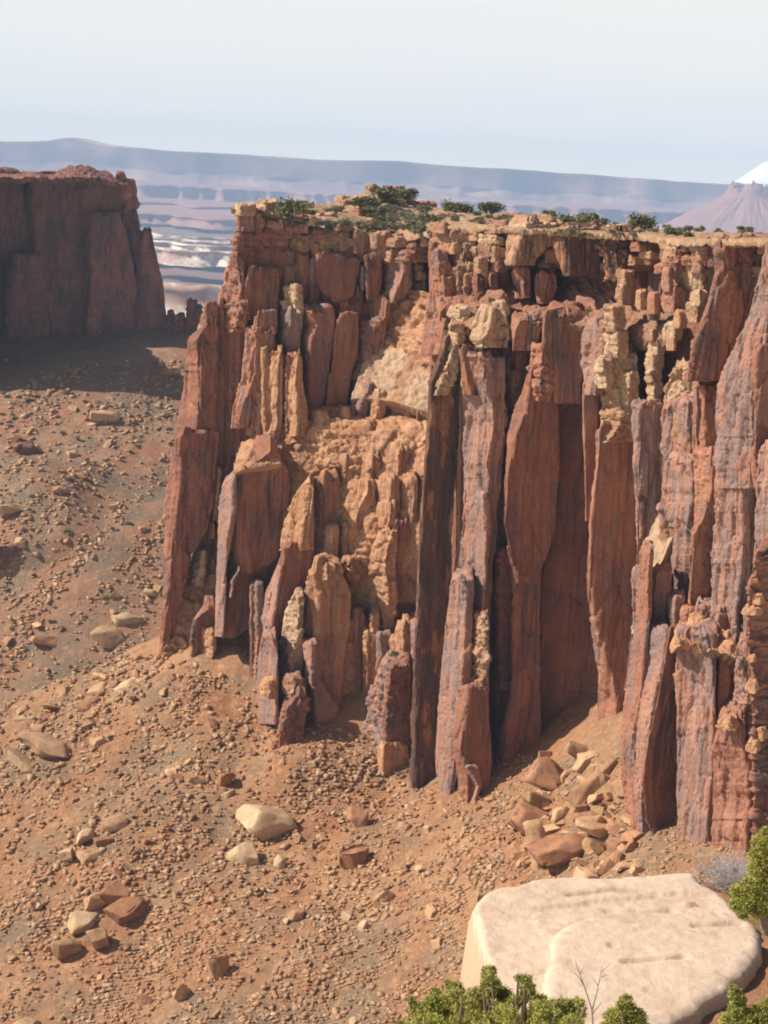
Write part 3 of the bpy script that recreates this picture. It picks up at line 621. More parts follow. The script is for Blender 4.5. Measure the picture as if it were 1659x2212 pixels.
C('rock_column', 'R2', [(638, 285, 300, 505), (700, 262, 278, 500), (860, 262, 275, 485), (930, 290, 300, 480)], 326, 'brown', 'face', dome=1.5)
C('rock_column', 'R2', [(905, 330, 350, 482), (960, 325, 345, 485), (1020, 300, 330, 480)], 323.5, 'red', 'face', dome=1)
C('rock_column', 'R2', [(1000, 275, 340, 470), (1130, 258, 335, 482), (1300, 250, 318, 430), (1500, 178, 250, 320), (1640, 165, 230, 290)], 322, 'red', 'face', kl=.8)
C('rock_column', 'R2', [(1135, 480, 505, 515), (1300, 350, 480, 522), (1450, 310, 470, 522), (1600, 290, 470, 522), (1740, 300, 440, 500)], 320, 'tan', 'face', kl=.9)
C('rock_column', 'R2', [(825, 125, 245, 300), (1010, 150, 200, 285)], 324.6, 'red', 'rubble', kl=.8)
# band of joint blocks under the cap, middle recess
rs = random.Random(5)
xx = 650
for wd_, hh, yy in ((105, 80, 350), (125, 95, 360), (95, 100, 370), (115, 120, 365), (165, 150, 372), (75, 90, 378), (110, 60, 395)):
    B('cap_block', 'R2', xx, yy, xx + wd_, yy + hh + 15, 334 - (xx - 650) * .006, 'cap', fr=rs.uniform(.1, .35), inset=.14, sty='face'); xx += wd_ - 3
for a in ((455, 400, 560, 470, 'brown'), (560, 420, 690, 500, 'tan'), (745, 425, 840, 490, 'cream'), (690, 440, 760, 520, 'tan'), (840, 450, 925, 500, 'red'), (900, 440, 1000, 505, 'red'), (985, 430, 1095, 500, 'cap')):
    B('ledge_block', 'R2', a[0], a[1], a[2], a[3], 332.5, a[4], fr=rs.uniform(.2, .6), inset=.1)
C('rock_column', 'R2', [(500, 500, 520, 600), (600, 502, 515, 600), (690, 520, 535, 590)], 332, 'red', 'face')
C('rock_column', 'R2', [(505, 592, 640, 690), (600, 600, 650, 695), (700, 610, 640, 680)], 331.4, 'red', 'face')
C('rock_column', 'R2', [(540, 680, 725, 740), (620, 645, 718, 735), (700, 655, 715, 735)], 331, 'lav', 'face', kl=1.3)
C('balanced_block', 'R2', [(512, 728, 760, 990), (545, 722, 752, 1030), (620, 718, 742, 1022), (690, 735, 748, 1000), (760, 775, 785, 985), (815, 850, 862, 925)], 329.5, 'brown', 'smooth', kr=.25, dome=.8)
B('ledge_block', 'R2', 980, 590, 1062, 735, 331.5, 'lav', fr=.7, sty='smooth', kl=1.4)
C('rock_column', 'R2', [(530, 1050, 1064, 1162), (620, 1058, 1072, 1166), (800, 1062, 1078, 1150)], 330, 'brown', 'face', dome=.8)
C('balanced_block', 'R2', [(548, 1182, 1290, 1366), (600, 1172, 1300, 1372), (680, 1172, 1290, 1368), (750, 1185, 1262, 1345), (820, 1208, 1232, 1255)], 328.5, 'lav', 'smooth', kl=1.0, dome=1.0)
for a in ((1190, 470, 1330, 515), (1180, 515, 1290, 555), (1340, 400, 1460, 440), (1345, 450, 1440, 490), (1330, 520, 1400, 560), (1365, 570, 1440, 610), (1370, 620, 1460, 670), (1240, 520, 1370, 560)):
    B('ledge_block', 'R2', *a, 330, 'cap', fr=.35, sty='bed', inset=.1)
S('rubble_chute', 'R2', [[(640, 690, 336), (760, 700, 336), (900, 760, 336), (1030, 740, 335)], [(620, 880, 332), (760, 860, 332), (900, 900, 333), (1030, 860, 332)]], 'red', 'rubble', k=.8)
C('rock_column', 'R2', [(728, 530, 600, 645), (800, 518, 600, 652), (900, 520, 590, 650)], 325.5, 'cream', 'rubble', kl=.9)
C('rock_column', 'R2', [(880, 500, 570, 645), (1000, 496, 565, 645), (1150, 505, 558, 640), (1300, 520, 550, 620), (1480, 520, 545, 600)], 325, 'lav', 'face', kl=1.4)
C('rock_column', 'R2', [(1168, 600, 625, 642), (1240, 560, 605, 650), (1350, 530, 590, 650), (1500, 512, 600, 680), (1690, 500, 590, 668)], 318, 'tan', 'face', kl=1.0, round_top=6)
C('rock_column', 'R2', [(872, 660, 690, 855), (900, 648, 705, 858), (960, 645, 742, 860), (1040, 652, 705, 850), (1150, 658, 695, 838), (1300, 672, 695, 815), (1540, 690, 704, 778)], 325, 'red', 'smooth', kl=1.1, jit=.5, dome=1)
C('rock_column', 'R2', [(915, 885, 892, 1015), (1000, 862, 870, 1015), (1150, 845, 852, 1010), (1300, 826, 832, 965), (1545, 795, 802, 930)], 326, 'red', 'smooth', jit=.5)
C('rock_column', 'R2', [(925, 1010, 1130, 1182), (1050, 978, 1100, 1182), (1200, 945, 1085, 1175), (1320, 925, 1020, 1130)], 327.5, 'red', 'rough', kl=.8)
C('ledge_block', 'R2', [(808, 1032, 1205, 1222), (870, 1026, 1196, 1222), (945, 1022, 1190, 1215)], 328.8, 'red', 'smooth', kl=.75)
C('rock_column', 'R2', [(830, 880, 895, 1030), (920, 870, 885, 1030)], 328.5, 'brown', 'face')
S('rubble_chute', 'R2', [[(1200, 740, 334), (1360, 730, 331), (1510, 760, 326), (1660, 760, 321)], [(1190, 950, 331), (1350, 950, 328), (1510, 960, 321), (1660, 960, 317)], [(1160, 1190, 328), (1340, 1200, 324), (1510, 1210, 317), (1640, 1210, 313)]], 'tan', 'rubble', k=.9)
S('pale_rubble', 'R2', [[(1000, 1010, 337), (1300, 1000, 334), (1490, 1010, 330), (1640, 1010, 326)], [(1060, 1110, 330), (1300, 1100, 327), (1490, 1110, 323), (1640, 1110, 319)], [(1020, 1280, 326), (1270, 1290, 322), (1490, 1290, 317), (1620, 1290, 313)], [(960, 1440, 323), (1230, 1460, 319), (1490, 1540, 313), (1600, 1540, 309)]], 'bleach', 'rough', k=.8, amp=.65)
C('rock_column', 'R2', [(1345, 985, 1060, 1110), (1450, 970, 1042, 1092), (1600, 970, 1032, 1062), (1760, 990, 1030, 1048)], 321.5, 'lav', 'face', kl=1.4)
C('rock_column', 'R2', [(1410, 1095, 1150, 1210), (1500, 1090, 1135, 1200), (1659, 1075, 1110, 1150), (1750, 1060, 1090, 1110)], 320, 'tan', 'face', kl=1.1)
C('rock_column', 'R2', [(1440, 1250, 1330, 1370), (1520, 1200, 1330, 1385), (1659, 1165, 1320, 1385), (1760, 1150, 1300, 1370)], 319, 'tan', 'slick', kl=.8, round_top=8)
C('rock_column', 'R2', [(1490, 1395, 1410, 1470), (1659, 1390, 1400, 1475)], 316, 'red', 'face')
S('rubble_chute', 'R2', [[(560, 1530, 325), (800, 1500, 324), (990, 1480, 323)], [(540, 1740, 319), (800, 1720, 319), (1000, 1740, 317)]], 'tan', 'rubble', k=.7)
for a in ((690, 1535, 830, 1640), (890, 1510, 965, 1600), (620, 1560, 690, 1650), (840, 1580, 900, 1660)):
    B('fallen_block', 'R2', *a, 319, 'tan', fr=.6, inset=.25)

for rows, Y in (([(540, 960, 1010, 1090), (620, 945, 1000, 1110), (720, 945, 990, 1080), (980, 950, 985, 1030)], 311), ([(590, 1170, 1240, 1285), (660, 1125, 1210, 1285), (760, 1090, 1180, 1285), (800, 1085, 1170, 1275)], 306.5),
                ([(430, 1195, 1260, 1310), (520, 1170, 1250, 1310), (620, 1160, 1240, 1290)], 311), ([(560, 1420, 1480, 1515), (640, 1415, 1490, 1516), (790, 1400, 1470, 1512)], 303.5), ([(560, 1295, 1370, 1418), (680, 1285, 1360, 1418), (800, 1285, 1350, 1405)], 304.5),
                ([(395, 1325, 1410, 1505), (470, 1315, 1410, 1515), (550, 1320, 1400, 1512)], 309), ([(310, 1380, 1450, 1530), (380, 1370, 1450, 1530), (420, 1380, 1450, 1525)], 312), ([(450, 1060, 1120, 1180), (520, 1030, 1110, 1180), (590, 1020, 1100, 1170)], 313), ([(700, 1290, 1350, 1400), (800, 1280, 1350, 1400)], 303.5), ([(830, 1000, 1050, 1090), (960, 1000, 1040, 1080), (1010, 1000, 1030, 1060)], 306)):
    C('shoulder', 'R4', rows, Y, 'tan', 'face', kl=.8, k=.9, dome=1.5, back=5)
B('capstone', 'R4', 918, 1000, 1112, 1085, 297, 'tan', fr=.55, inset=.2, sty='rough', back=5)
# dark promontory column and its neighbours
C('rock_column', 'U', [(735, 952, 962, 998), (790, 938, 948, 996), (823, 925, 934, 995), (980, 916, 922, 990), (1150, 904, 911, 978), (1290, 897, 904, 974), (1400, 892, 898, 962), (1560, 890, 897, 945), (1700, 888, 898, 938)], 272, 'dark', 'smooth', kl=1.5, jit=.6)
for a in ((70, 770, 190, 818), (95, 815, 190, 850), (75, 845, 175, 895), (65, 890, 170, 950)):
    B('ledge_slab', 'R3', *a, 271, 'cream', fr=.55, inset=.15, sty='bed')
C('rock_column', 'R3', [(950, 50, 110, 140), (1080, 10, 70, 135), (1200, -10, 20, 80)], 271.5, 'bleach', 'rough', kl=1.1)
C('rock_column', 'R5', [(-120, 395, 470, 600), (-40, 388, 500, 602), (200, 398, 545, 612), (400, 398, 515, 592), (700, 384, 512, 562), (1000, 368, 508, 540), (1140, 350, 508, 530)], 266, 'lav', 'scar', kl=.95)
C('rock_column', 'R5', [(560, 455, 500, 525), (700, 450, 505, 535), (900, 455, 505, 520), (1120, 450, 490, 512)], 263.5, 'lav', 'scar', kl=1.2)
C('rock_column', 'R5', [(960, 335, 405, 452), (1200, 308, 412, 442), (1400, 288, 394, 440), (1600, 268, 372, 392), (1850, 258, 345, 380), (2060, 290, 322, 345)], 262, 'lav', 'scar', kl=1.1, jit=.7)
C('rock_column', 'R5', [(1145, 440, 502, 522), (1300, 410, 502, 526), (1420, 392, 505, 522), (1500, 382, 492, 525)], 260, 'bleach', 'rubble', kl=1.0)
C('rock_column', 'R5', [(1490, 376, 420, 520), (1600, 364, 410, 526), (1800, 364, 398, 532), (1960, 370, 425, 522), (2100, 388, 422, 440)], 258.5, 'brown', 'smooth', kl=1.5)
C('rock_column', 'R5', [(1870, 385, 425, 470), (1960, 378, 470, 490), (2095, 385, 425, 440)], 257.6, 'lav', 'smooth', kl=1.6)
C('rock_column', 'R5', [(-30, 700, 722, 800), (60, 680, 712, 845), (150, 640, 702, 862), (300, 606, 652, 864), (480, 590, 612, 858), (700, 592, 602, 842), (850, 620, 630, 802), (980, 652, 662, 750)], 263, 'brown', 'smooth', kl=1.0, jit=.7)
C('rock_column', 'R5', [(820, 556, 585, 640), (1000, 545, 570, 640), (1250, 560, 575, 630), (1500, 570, 580, 640)], 268, 'brown', 'bed')
C('rock_column', 'R5', [(900, 640, 655, 772), (1200, 630, 642, 768), (1500, 622, 634, 772), (1800, 562, 600, 775), (1950, 522, 545, 730), (2075, 495, 505, 600)], 265, 'brown', 'face', kr=.3)
C('rock_column', 'R5', [(60, 855, 862, 1000), (300, 850, 857, 1000), (700, 830, 842, 1005), (1000, 765, 775, 1020), (1500, 768, 778, 1040), (1870, 775, 785, 1050)], 271, 'brown', 'smooth', kr=.12)
C('rock_column', 'R5', [(20, 972, 980, 1056), (300, 976, 986, 1046), (500, 982, 990, 1025), (680, 988, 994, 1008)], 259, 'red', 'smooth')
C('rock_column', 'R5', [(240, 1045, 1058, 1242), (400, 1038, 1052, 1238), (700, 1002, 1018, 1238), (1000, 1000, 1012, 1242), (1150, 1015, 1035, 1225), (1300, 1030, 1085, 1205), (1420, 1045, 1120, 1190), (1560, 1045, 1140, 1170), (1700, 1045, 1125, 1155), (1860, 1050, 1105, 1138)], 250, 'red', 'smooth', kl=.9, kr=.3, jit=.6)
C('rock_column', 'R5', [(-130, 1060, 1120, 1240), (0, 1058, 1130, 1245), (110, 1062, 1165, 1248), (200, 1058, 1170, 1246), (300, 1046, 1100, 1240)], 249.3, 'bleach', 'bed', kl=.7, kr=.35)
for a in ((835, 770, 960, 885), (845, 885, 975, 950), (845, 945, 975, 1015), (800, 1030, 900, 1085), (905, 1095, 1030, 1165), (910, 1160, 1025, 1250), (800, 1085, 900, 1165)):
    B('ledge_slab', 'R3', *a, 248.6, 'cream' if a[1] > 800 else 'cap', fr=.5, inset=.14, sty='bed', kl=.8)
C('rock_column', 'R3', [(850, 758, 842, 862), (900, 750, 845, 870), (1000, 745, 842, 870), (1120, 752, 810, 860), (1200, 765, 800, 850)], 251, 'lav', 'face', kl=1.2)
for a in ((1058, 745, 1130, 830), (1055, 880, 1130, 935), (1060, 935, 1160, 1000), (1050, 1000, 1150, 1080), (1050, 1080, 1140, 1140), (1055, 1140, 1145, 1200), (1060, 1200, 1130, 1290)):
    B('ledge_slab', 'R3', *a, 244, 'cap' if a[1] < 900 else 'bleach', fr=.45, inset=.14, sty='bed')
C('rock_column', 'R3', [(1270, 1050, 1075, 1120), (1400, 1040, 1060, 1090), (1659, 1010, 1030, 1060)], 246, 'brown', 'face')
C('rock_column', 'R5', [(470, 1236, 1252, 1272), (700, 1238, 1252, 1266), (860, 1246, 1254, 1262)], 243, 'tan', 'rough')
# undercut blocks and the boulders on the terrace
C('ledge_block', 'R3', [(800, 545, 560, 770), (860, 538, 556, 760), (1000, 535, 552, 752), (1120, 560, 580, 740), (1240, 600, 615, 735)], 262, 'brown', 'smooth', kr=.25, dome=1.4)
C('rock_column', 'R3', [(970, 485, 530, 555), (1060, 475, 545, 600), (1160, 478, 535, 600), (1230, 500, 540, 585)], 261, 'red', 'rubble', kl=1.0)
C('ledge_block', 'R3', [(825, 392, 440, 555), (880, 390, 420, 545), (980, 390, 400, 520)], 264, 'red', 'face', kr=.3)
C('balanced_block', 'R3', [(822, 205, 300, 385), (870, 188, 290, 392), (920, 182, 250, 392), (965, 215, 250, 388)], 265.5, 'cream', 'slick', kl=.6, kr=.4, dome=1.5)
B('balanced_block', 'R3', 270, 740, 388, 830, 267, 'cream', fr=.72, inset=.3, sty='smooth')
B('balanced_block', 'R3', 235, 700, 385, 790, 270, 'red', fr=.75, inset=.3, sty='smooth')
C('rock_column', 'R3', [(985, 130, 160, 320), (1060, 140, 170, 330), (1200, 150, 200, 300)], 268, 'dark', 'smooth')
S('terrace', 'R3', [[(100, 730, 286), (400, 735, 282), (700, 745, 272), (1000, 760, 262), (1200, 790, 248)], [(100, 800, 274), (400, 800, 271), (700, 800, 266), (980, 850, 254), (1200, 840, 242)], [(90, 850, 271), (400, 850, 266), (720, 850, 262), (1000, 930, 252), (1190, 900, 238)]], 'ledge', 'rough', k=.7, amp=.8)
S('red_rubble', 'R3', [[(0, 560, 296), (250, 590, 293), (500, 590, 289), (700, 600, 282), (1000, 620, 270), (1130, 600, 262)], [(20, 680, 288), (250, 680, 286), (500, 690, 283), (700, 690, 277), (1000, 700, 264), (1130, 720, 256)], [(40, 770, 280), (250, 760, 278), (500, 760, 276), (700, 765, 270), (1000, 790, 260), (1140, 800, 250)]], 'red', 'rubble', amp=.8)
# the line of cap blocks above the terrace
C('cap_block', 'RB', [(60, 560, 690, 900), (110, 555, 660, 900), (190, 545, 650, 890), (300, 540, 610, 770), (360, 545, 600, 760)], 273, 'cap', 'face', kl=.9, kr=.35, dome=1.0)
B('cap_slab', 'RB', 555, 55, 960, 110, 271.5, 'cream', fr=.3, inset=.2, sty='bed', back=8)
C('cap_block', 'RB', [(105, 890, 985, 1245), (200, 885, 970, 1240), (280, 900, 990, 1240), (400, 940, 985, 1235), (440, 965, 1000, 1200)], 265, 'dark', 'smooth', kl=.8, kr=.3, dome=.8)
B('cap_slab', 'RB', 890, 92, 1250, 132, 264, 'cap', fr=.25, inset=.2, sty='bed', back=8)
C('cap_block', 'RB', [(120, 1255, 1350, 1510), (250, 1255, 1345, 1500), (320, 1250, 1360, 1490), (420, 1250, 1370, 1440), (480, 1260, 1330, 1420)], 258, 'dark', 'rough', kl=.8, kr=.35)
B('cap_slab', 'RB', 1255, 105, 1540, 142, 257.4, 'cap', fr=.3, inset=.2, sty='bed', back=8)
for a in ((1535, 150, 1650, 200, 'cream'), (1530, 195, 1640, 280, 'cap'), (1520, 275, 1640, 350, 'cream')):
    B('ledge_slab', 'RB', *a[:4], 252, a[4], fr=.6, inset=.22, sty='bed')
C('rock_column', 'RB', [(330, 1480, 1495, 1700), (480, 1480, 1490, 1700), (600, 1500, 1510, 1700)], 258, 'brown', 'smooth')
for a in ((1330, 400, 1475, 450), (1340, 450, 1480, 515), (1335, 505, 1475, 650)):
    B('hoodoo', 'RB', *a, 250.5, 'cap', fr=.45, inset=.12, sty='face')
C('rock_column', 'RB', [(400, 580, 640, 720), (480, 590, 650, 720), (600, 640, 680, 715)], 276, 'red', 'face')
C('rock_column', 'RB', [(430, 750, 800, 905), (520, 735, 790, 910), (640, 760, 810, 880)], 274, 'red', 'face', kr=.3)
C('rock_column', 'RB', [(400, 350, 400, 580), (600, 370, 400, 570)], 284, 'brown', 'smooth')
for a in ((340, 145, 535, 215, 'cream'), (335, 200, 480, 300, 'cap'), (410, 240, 540, 340, 'cream'), (300, 310, 410, 420, 'cap'), (400, 330, 560, 410, 'brown'),
          (0, 60, 120, 130, 'cap'), (30, 110, 220, 200, 'cap'), (130, 140, 260, 240, 'cap'), (50, 200, 220, 280, 'tan'), (0, 260, 120, 360, 'red'), (120, 280, 300, 360, 'cap'), (200, 200, 330, 300, 'cap'), (0, 350, 150, 470, 'red'), (150, 360, 300, 440, 'brown'), (160, 430, 340, 520, 'tan'), (20, 450, 160, 600, 'red'), (130, 510, 280, 650, 'red'), (230, 100, 400, 170, 'cap'), (370, 65, 560, 130, 'cap')):
    B('ledge_block', 'RB', *a[:4], 279 + (a[0] < 300) * 8 - a[1] * .006, a[4], fr=rs.uniform(.35, .7), inset=.1, sty='bed' if a[3] - a[1] < 80 else 'rough')
C('rock_column', 'R3', [(600, 10, 70, 110), (800, -30, 60, 110), (1000, -60, 30, 90)], 285, 'red', 'scar', kl=1.0)
C('rock_column', 'R3', [(590, 110, 190, 240), (650, 95, 200, 250), (740, 90, 190, 240)], 284, 'red', 'rubble', kl=1.0)
for a in ((1120, 425, 1275, 480, 'cap'), (1120, 475, 1260, 545, 'cap'), (1140, 540, 1250, 590, 'brown'), (1265, 435, 1400, 490, 'cream'), (1275, 485, 1380, 560, 'cap'), (1190, 570, 1430, 680, 'cream'), (1345, 420, 1500, 470, 'cap'), (1135, 580, 1190, 690, 'red'), (1130, 680, 1260, 790, 'red'), (1060, 700, 1130, 800, 'red'), (1270, 690, 1370, 760, 'cream'), (1250, 750, 1370, 840, 'cap'), (1000, 690, 1070, 780, 'tan'), (1140, 850, 1240, 930, 'cream'), (1155, 920, 1210, 980, 'tan'), (1190, 790, 1260, 870, 'tan')):
    B('ledge_block', 'R3', *a[:4], 246 - (a[0] - 1000) * .05 - a[1] * .006, a[4], fr=rs.uniform(.4, .7), inset=.1, sty='face')
# right wall
C('rock_column', 'R3', [(1060, 1190, 1290, 1345), (1160, 1160, 1300, 1345), (1260, 1140, 1290, 1360), (1450, 1100, 1275, 1400), (1500, 1090, 1270, 1400)], 226, 'bleach', 'rough', kl=.9)
C('rock_column', 'R6', [(-60, 480, 610, 700), (60, 462, 640, 692), (130, 452, 645, 690), (300, 434, 640, 700), (500, 420, 560, 600), (700, 396, 470, 520), (980, 364, 440, 470)], 224, 'bleach', 'scar', kl=1.0)
C('rock_column', 'R6', [(150, 520, 640, 700), (300, 505, 660, 722), (420, 495, 640, 700), (600, 480, 640, 690), (900, 455, 630, 650), (990, 440, 610, 625)], 220, 'lav', 'scar', kl=1.0)
C('rock_column', 'R6', [(590, 390, 436, 460), (900, 370, 432, 446), (1200, 330, 410, 432), (1500, 295, 360, 400), (1750, 308, 380, 400), (2050, 392, 408, 414)], 214, 'red', 'scar', kl=1.0)
C('rock_column', 'R6', [(975, 395, 510, 532), (1100, 380, 505, 520), (1250, 380, 470, 500), (1400, 375, 450, 470), (1550, 370, 425, 445), (1750, 370, 402, 415), (1900, 385, 402, 425), (2040, 398, 412, 470)], 211, 'lav', 'scar', kl=1.2)
C('rock_column', 'R6', [(985, 528, 534, 580), (1130, 505, 512, 580), (1250, 488, 494, 580), (1480, 434, 440, 580), (1700, 405, 412, 580), (1880, 415, 425, 580), (2020, 480, 488, 580)], 209, 'brown', 'smooth', kl=1.0, kr=.9)
C('rock_column', 'R6', [(985, 562, 730, 775), (1200, 568, 742, 762), (1400, 570, 745, 762), (1700, 568, 740, 755), (2020, 565, 715, 750)], 201, 'lav', 'scar', kl=1.0, kr=.6)
C('rock_column', 'R6', [(1040, 768, 790, 865), (1200, 760, 775, 865), (1400, 752, 765, 860)], 202, 'red', 'face')
C('rock_column', 'R6', [(1375, 775, 890, 910), (1500, 755, 880, 905), (1600, 745, 905, 955), (1800, 745, 910, 950), (2090, 740, 905, 945)], 194, 'red', 'scar', kl=1.0)
C('rock_column', 'R6', [(1055, 862, 905, 930), (1200, 850, 912, 935), (1430, 838, 925, 945), (1600, 850, 920, 945)], 195.5, 'lav', 'rough', kl=1.0)
C('rock_column', 'R6', [(600, 940, 950, 1120), (760, 915, 925, 1120), (1000, 900, 908, 1120), (1400, 935, 942, 1120), (2100, 945, 952, 1120)], 186, 'brown', 'bed', kr=.4)
for a in ((910, 790, 1000, 840), (880, 855, 990, 890), (900, 1210, 975, 1270), (905, 1090, 960, 1120), (925, 1440, 1020, 1500), (900, 1500, 980, 1560), (760, 1390, 880, 1450), (770, 1030, 860, 1075)):
    B('ledge_slab', 'R6', *a, 185 if a[0] > 870 else 193, 'tan', fr=.65, inset=.3, sty='rough')
C('rock_column', 'R6', [(100, 762, 882, 925), (400, 758, 888, 918), (600, 738, 880, 920), (800, 740, 872, 915), (1010, 790, 845, 865)], 206, 'lav', 'scar', kl=.9)
C('rock_column', 'R6', [(110, 645, 735, 765), (280, 655, 740, 765), (420, 650, 700, 762), (500, 645, 655, 755), (910, 622, 632, 742)], 213, 'red', 'face', kl=.9)
S('rubble_chute', 'R6', [[(600, 900, 212), (720, 880, 211), (850, 920, 208)], [(560, 990, 207), (700, 1000, 205), (860, 1040, 202)], [(570, 1030, 203), (760, 1060, 200.5), (860, 1090, 200)]], 'tan', 'rubble', k=.6)
C('rock_column', 'R6', [(90, 965, 1060, 1120), (350, 950, 1060, 1120), (640, 930, 1050, 1120)], 192, 'lav', 'scar', kl=1.0)
C('overhang_face', 'R3', [(448, 1400, 1425, 1650), (560, 1400, 1432, 1638), (700, 1368, 1385, 1592), (850, 1330, 1345, 1552), (950, 1282, 1295, 1492), (1130, 1245, 1255, 1462)], 214, 'brown', 'face', kr=.3, jit=.6, back=9)
B('cap_slab', 'R3', 1360, 418, 1700, 470, 213, 'cap', fr=.4, inset=.2, sty='bed', back=9)
C('rock_column', 'R3', [(470, 1645, 1700, 1760), (800, 1565, 1660, 1740), (950, 1500, 1625, 1730), (1150, 1402, 1585, 1690), (1300, 1392, 1590, 1650), (1660, 1398, 1570, 1600)], 204, 'lav', 'face', kl=.9)
C('rock_column', 'R3', [(1000, 1590, 1620, 1760), (1250, 1590, 1610, 1760), (1500, 1575, 1590, 1760), (1659, 1575, 1590, 1760)], 197, 'brown', 'face')

# lesser joint columns standing close behind, so that the wall is one fractured mass
rf = random.Random(77)
def fillers(us, tops, bots, Ys, mats, wmin, wmax, sty=('face', 'rough', 'scar'), tj=30):
    u = us[0]
    while u < us[-1]:
        w_ = rf.uniform(wmin, wmax); v0 = float(np.interp(u, us, tops)) + rf.uniform(-tj, tj); v1 = float(np.interp(u, us, bots)); Y = float(np.interp(u, us, Ys)) + rf.uniform(-1.5, 1.5)
        a = rf.uniform(.15, .6); ln = rf.uniform(-.25, .25) * w_
        C('joint_column', 'U', [(v0, u + ln, u + ln + w_ * a, u + ln + w_), (v0 + .3 * (v1 - v0), u + .4 * ln - 1, u + .4 * ln + w_ * a, u + .4 * ln + w_ + 2), (v0 + .7 * (v1 - v0), u - 2, u + w_ * (a + rf.uniform(-.15, .15)), u + w_ + 3), (v1, u, u + w_ * a, u + w_ + 2)],
          Y, rf.choice(mats), rf.choice(sty), kl=rf.uniform(.7, 1.2), kr=rf.uniform(.3, .7), back=5)
        u += w_ * rf.uniform(.6, .85)
fillers([430, 520, 560], [720, 880, 950], [1420, 1400, 1400], [331, 327, 322], ['red', 'brown', 'tan'], 16, 30)
fillers([540, 640, 760, 895], [1290, 1330, 1330, 1380], [1570, 1640, 1650, 1740], [309, 302, 300, 288], ['tan', 'red', 'tan', 'lav'], 16, 34)
fillers([560, 640, 760, 920], [590, 600, 640, 640], [900, 920, 900, 860], [333, 332, 332, 330], ['red', 'brown', 'cap'], 18, 36)
fillers([985, 1060, 1110], [770, 780, 790], [1760, 1770, 1760], [275, 272, 270], ['red', 'lav', 'brown'], 16, 30)
fillers([1375, 1480, 1560, 1670], [900, 840, 820, 700], [1830, 1840, 1840, 1850], [230, 222, 214, 203], ['lav', 'red', 'lav'], 34, 64, ('scar', 'face'))
fillers([1375, 1460, 1560, 1670], [1250, 1300, 1330, 1330], [1830, 1840, 1840, 1850], [221, 210, 206, 197], ['lav', 'red', 'lav'], 26, 48, ('scar', 'face'))
fillers([530, 580, 640], [770, 780, 800], [940, 940, 930], [323.5, 322, 321], ['tan', 'red', 'tan'], 14, 26)
fillers([430, 470, 520], [690, 670, 690], [1000, 1000, 960], [329, 329, 328], ['red', 'brown'], 14, 26)
# even beds that run along under the rim
for us, vs, Ys_, nl, hh in (([508, 600, 680, 760, 840, 925], [470, 480, 492, 512, 520, 512], [329, 332, 334.5, 335, 334.5, 320], 3, 17), ([930, 1050, 1150, 1300], [502, 505, 512, 516], [300, 287, 281, 270], 4, 17), ([1300, 1420, 1540, 1700], [516, 525, 528, 534], [268, 250, 228, 210], 4, 16)):
    for k in range(nl):
        u = us[0] + rf.uniform(-10, 10)
        while u < us[-1]:
            w_ = rf.uniform(34, 95); v0 = float(np.interp(u + w_ / 2, us, vs)) + k * hh + rf.uniform(-3, 3); Y = float(np.interp(u + w_ / 2, us, Ys_)) - .8 * (nl - k) + rf.uniform(-1.2, 1.2); sl_ = float(np.interp(u + w_, us, vs) - np.interp(u, us, vs))
            C('rim_bed', 'U', [(v0, u + 2, u + w_ * .3, u + w_ - 1), (v0 + hh * .5, u, u + w_ * .3, u + w_), (v0 + hh + 2, u + 1, u + w_ * .3, u + w_ - 2)], Y, rf.choice(['cap', 'red', 'cap', 'brown']), 'bed', kl=rf.uniform(.3, .9), kr=rf.uniform(.15, .4), back=6, k=.6, dome=.3)
            u += w_ * rf.uniform(.8, 1.0)
fillers([940, 1000, 1060], [560, 590, 600], [760, 760, 740], [289, 284, 282], ['red', 'cap', 'brown'], 14, 26, ('rough', 'bed'))

# ------------------------------------------------------------------ top of the mesa
TOP = np.array([[(500, 449, 327), (600, 466, 331), (720, 482, 333), (800, 507, 334), (860, 513, 333), (930, 500, 305), (1050, 492, 281), (1150, 495, 269), (1300, 502, 257), (1450, 513, 238), (1560, 516, 214), (1780, 524, 196)],
                [(500, 446, 334), (600, 455, 348), (720, 465, 352), (790, 468, 358), (860, 472, 360), (930, 476, 345), (1050, 478, 320), (1150, 482, 310), (1300, 491, 290), (1450, 507, 260), (1560, 511, 238), (1780, 520, 215)],
                [(520, 442, 345), (600, 441, 372), (720, 440, 398), (790, 418, 392), (870, 425, 394), (930, 448, 398), (1050, 460, 390), (1150, 468, 380), (1300, 482, 370), (1450, 501, 340), (1560, 506, 310), (1780, 514, 290)],
                [(560, 452, 372), (620, 452, 420), (720, 452, 430), (790, 440, 420), (870, 445, 420), (930, 455, 430), (1050, 466, 420), (1150, 474, 410), (1300, 488, 400), (1450, 506, 380), (1560, 512, 350), (1780, 520, 330)]], float)
S('mesa_top', 'U', TOP, 'topsoil', 'bed', k=.7, amp=.7, thick=1.6)
def top_Y(u, v):
    """distance of the mesa top where the picture shows it at (u, v)"""
    f = np.array([[np.interp(u, r[:, 0], r[:, i]) for i in (1, 2)] for r in TOP[:3]])
    o = np.argsort(f[:, 0]); return float(np.interp(v, f[o, 0], f[o, 1]))
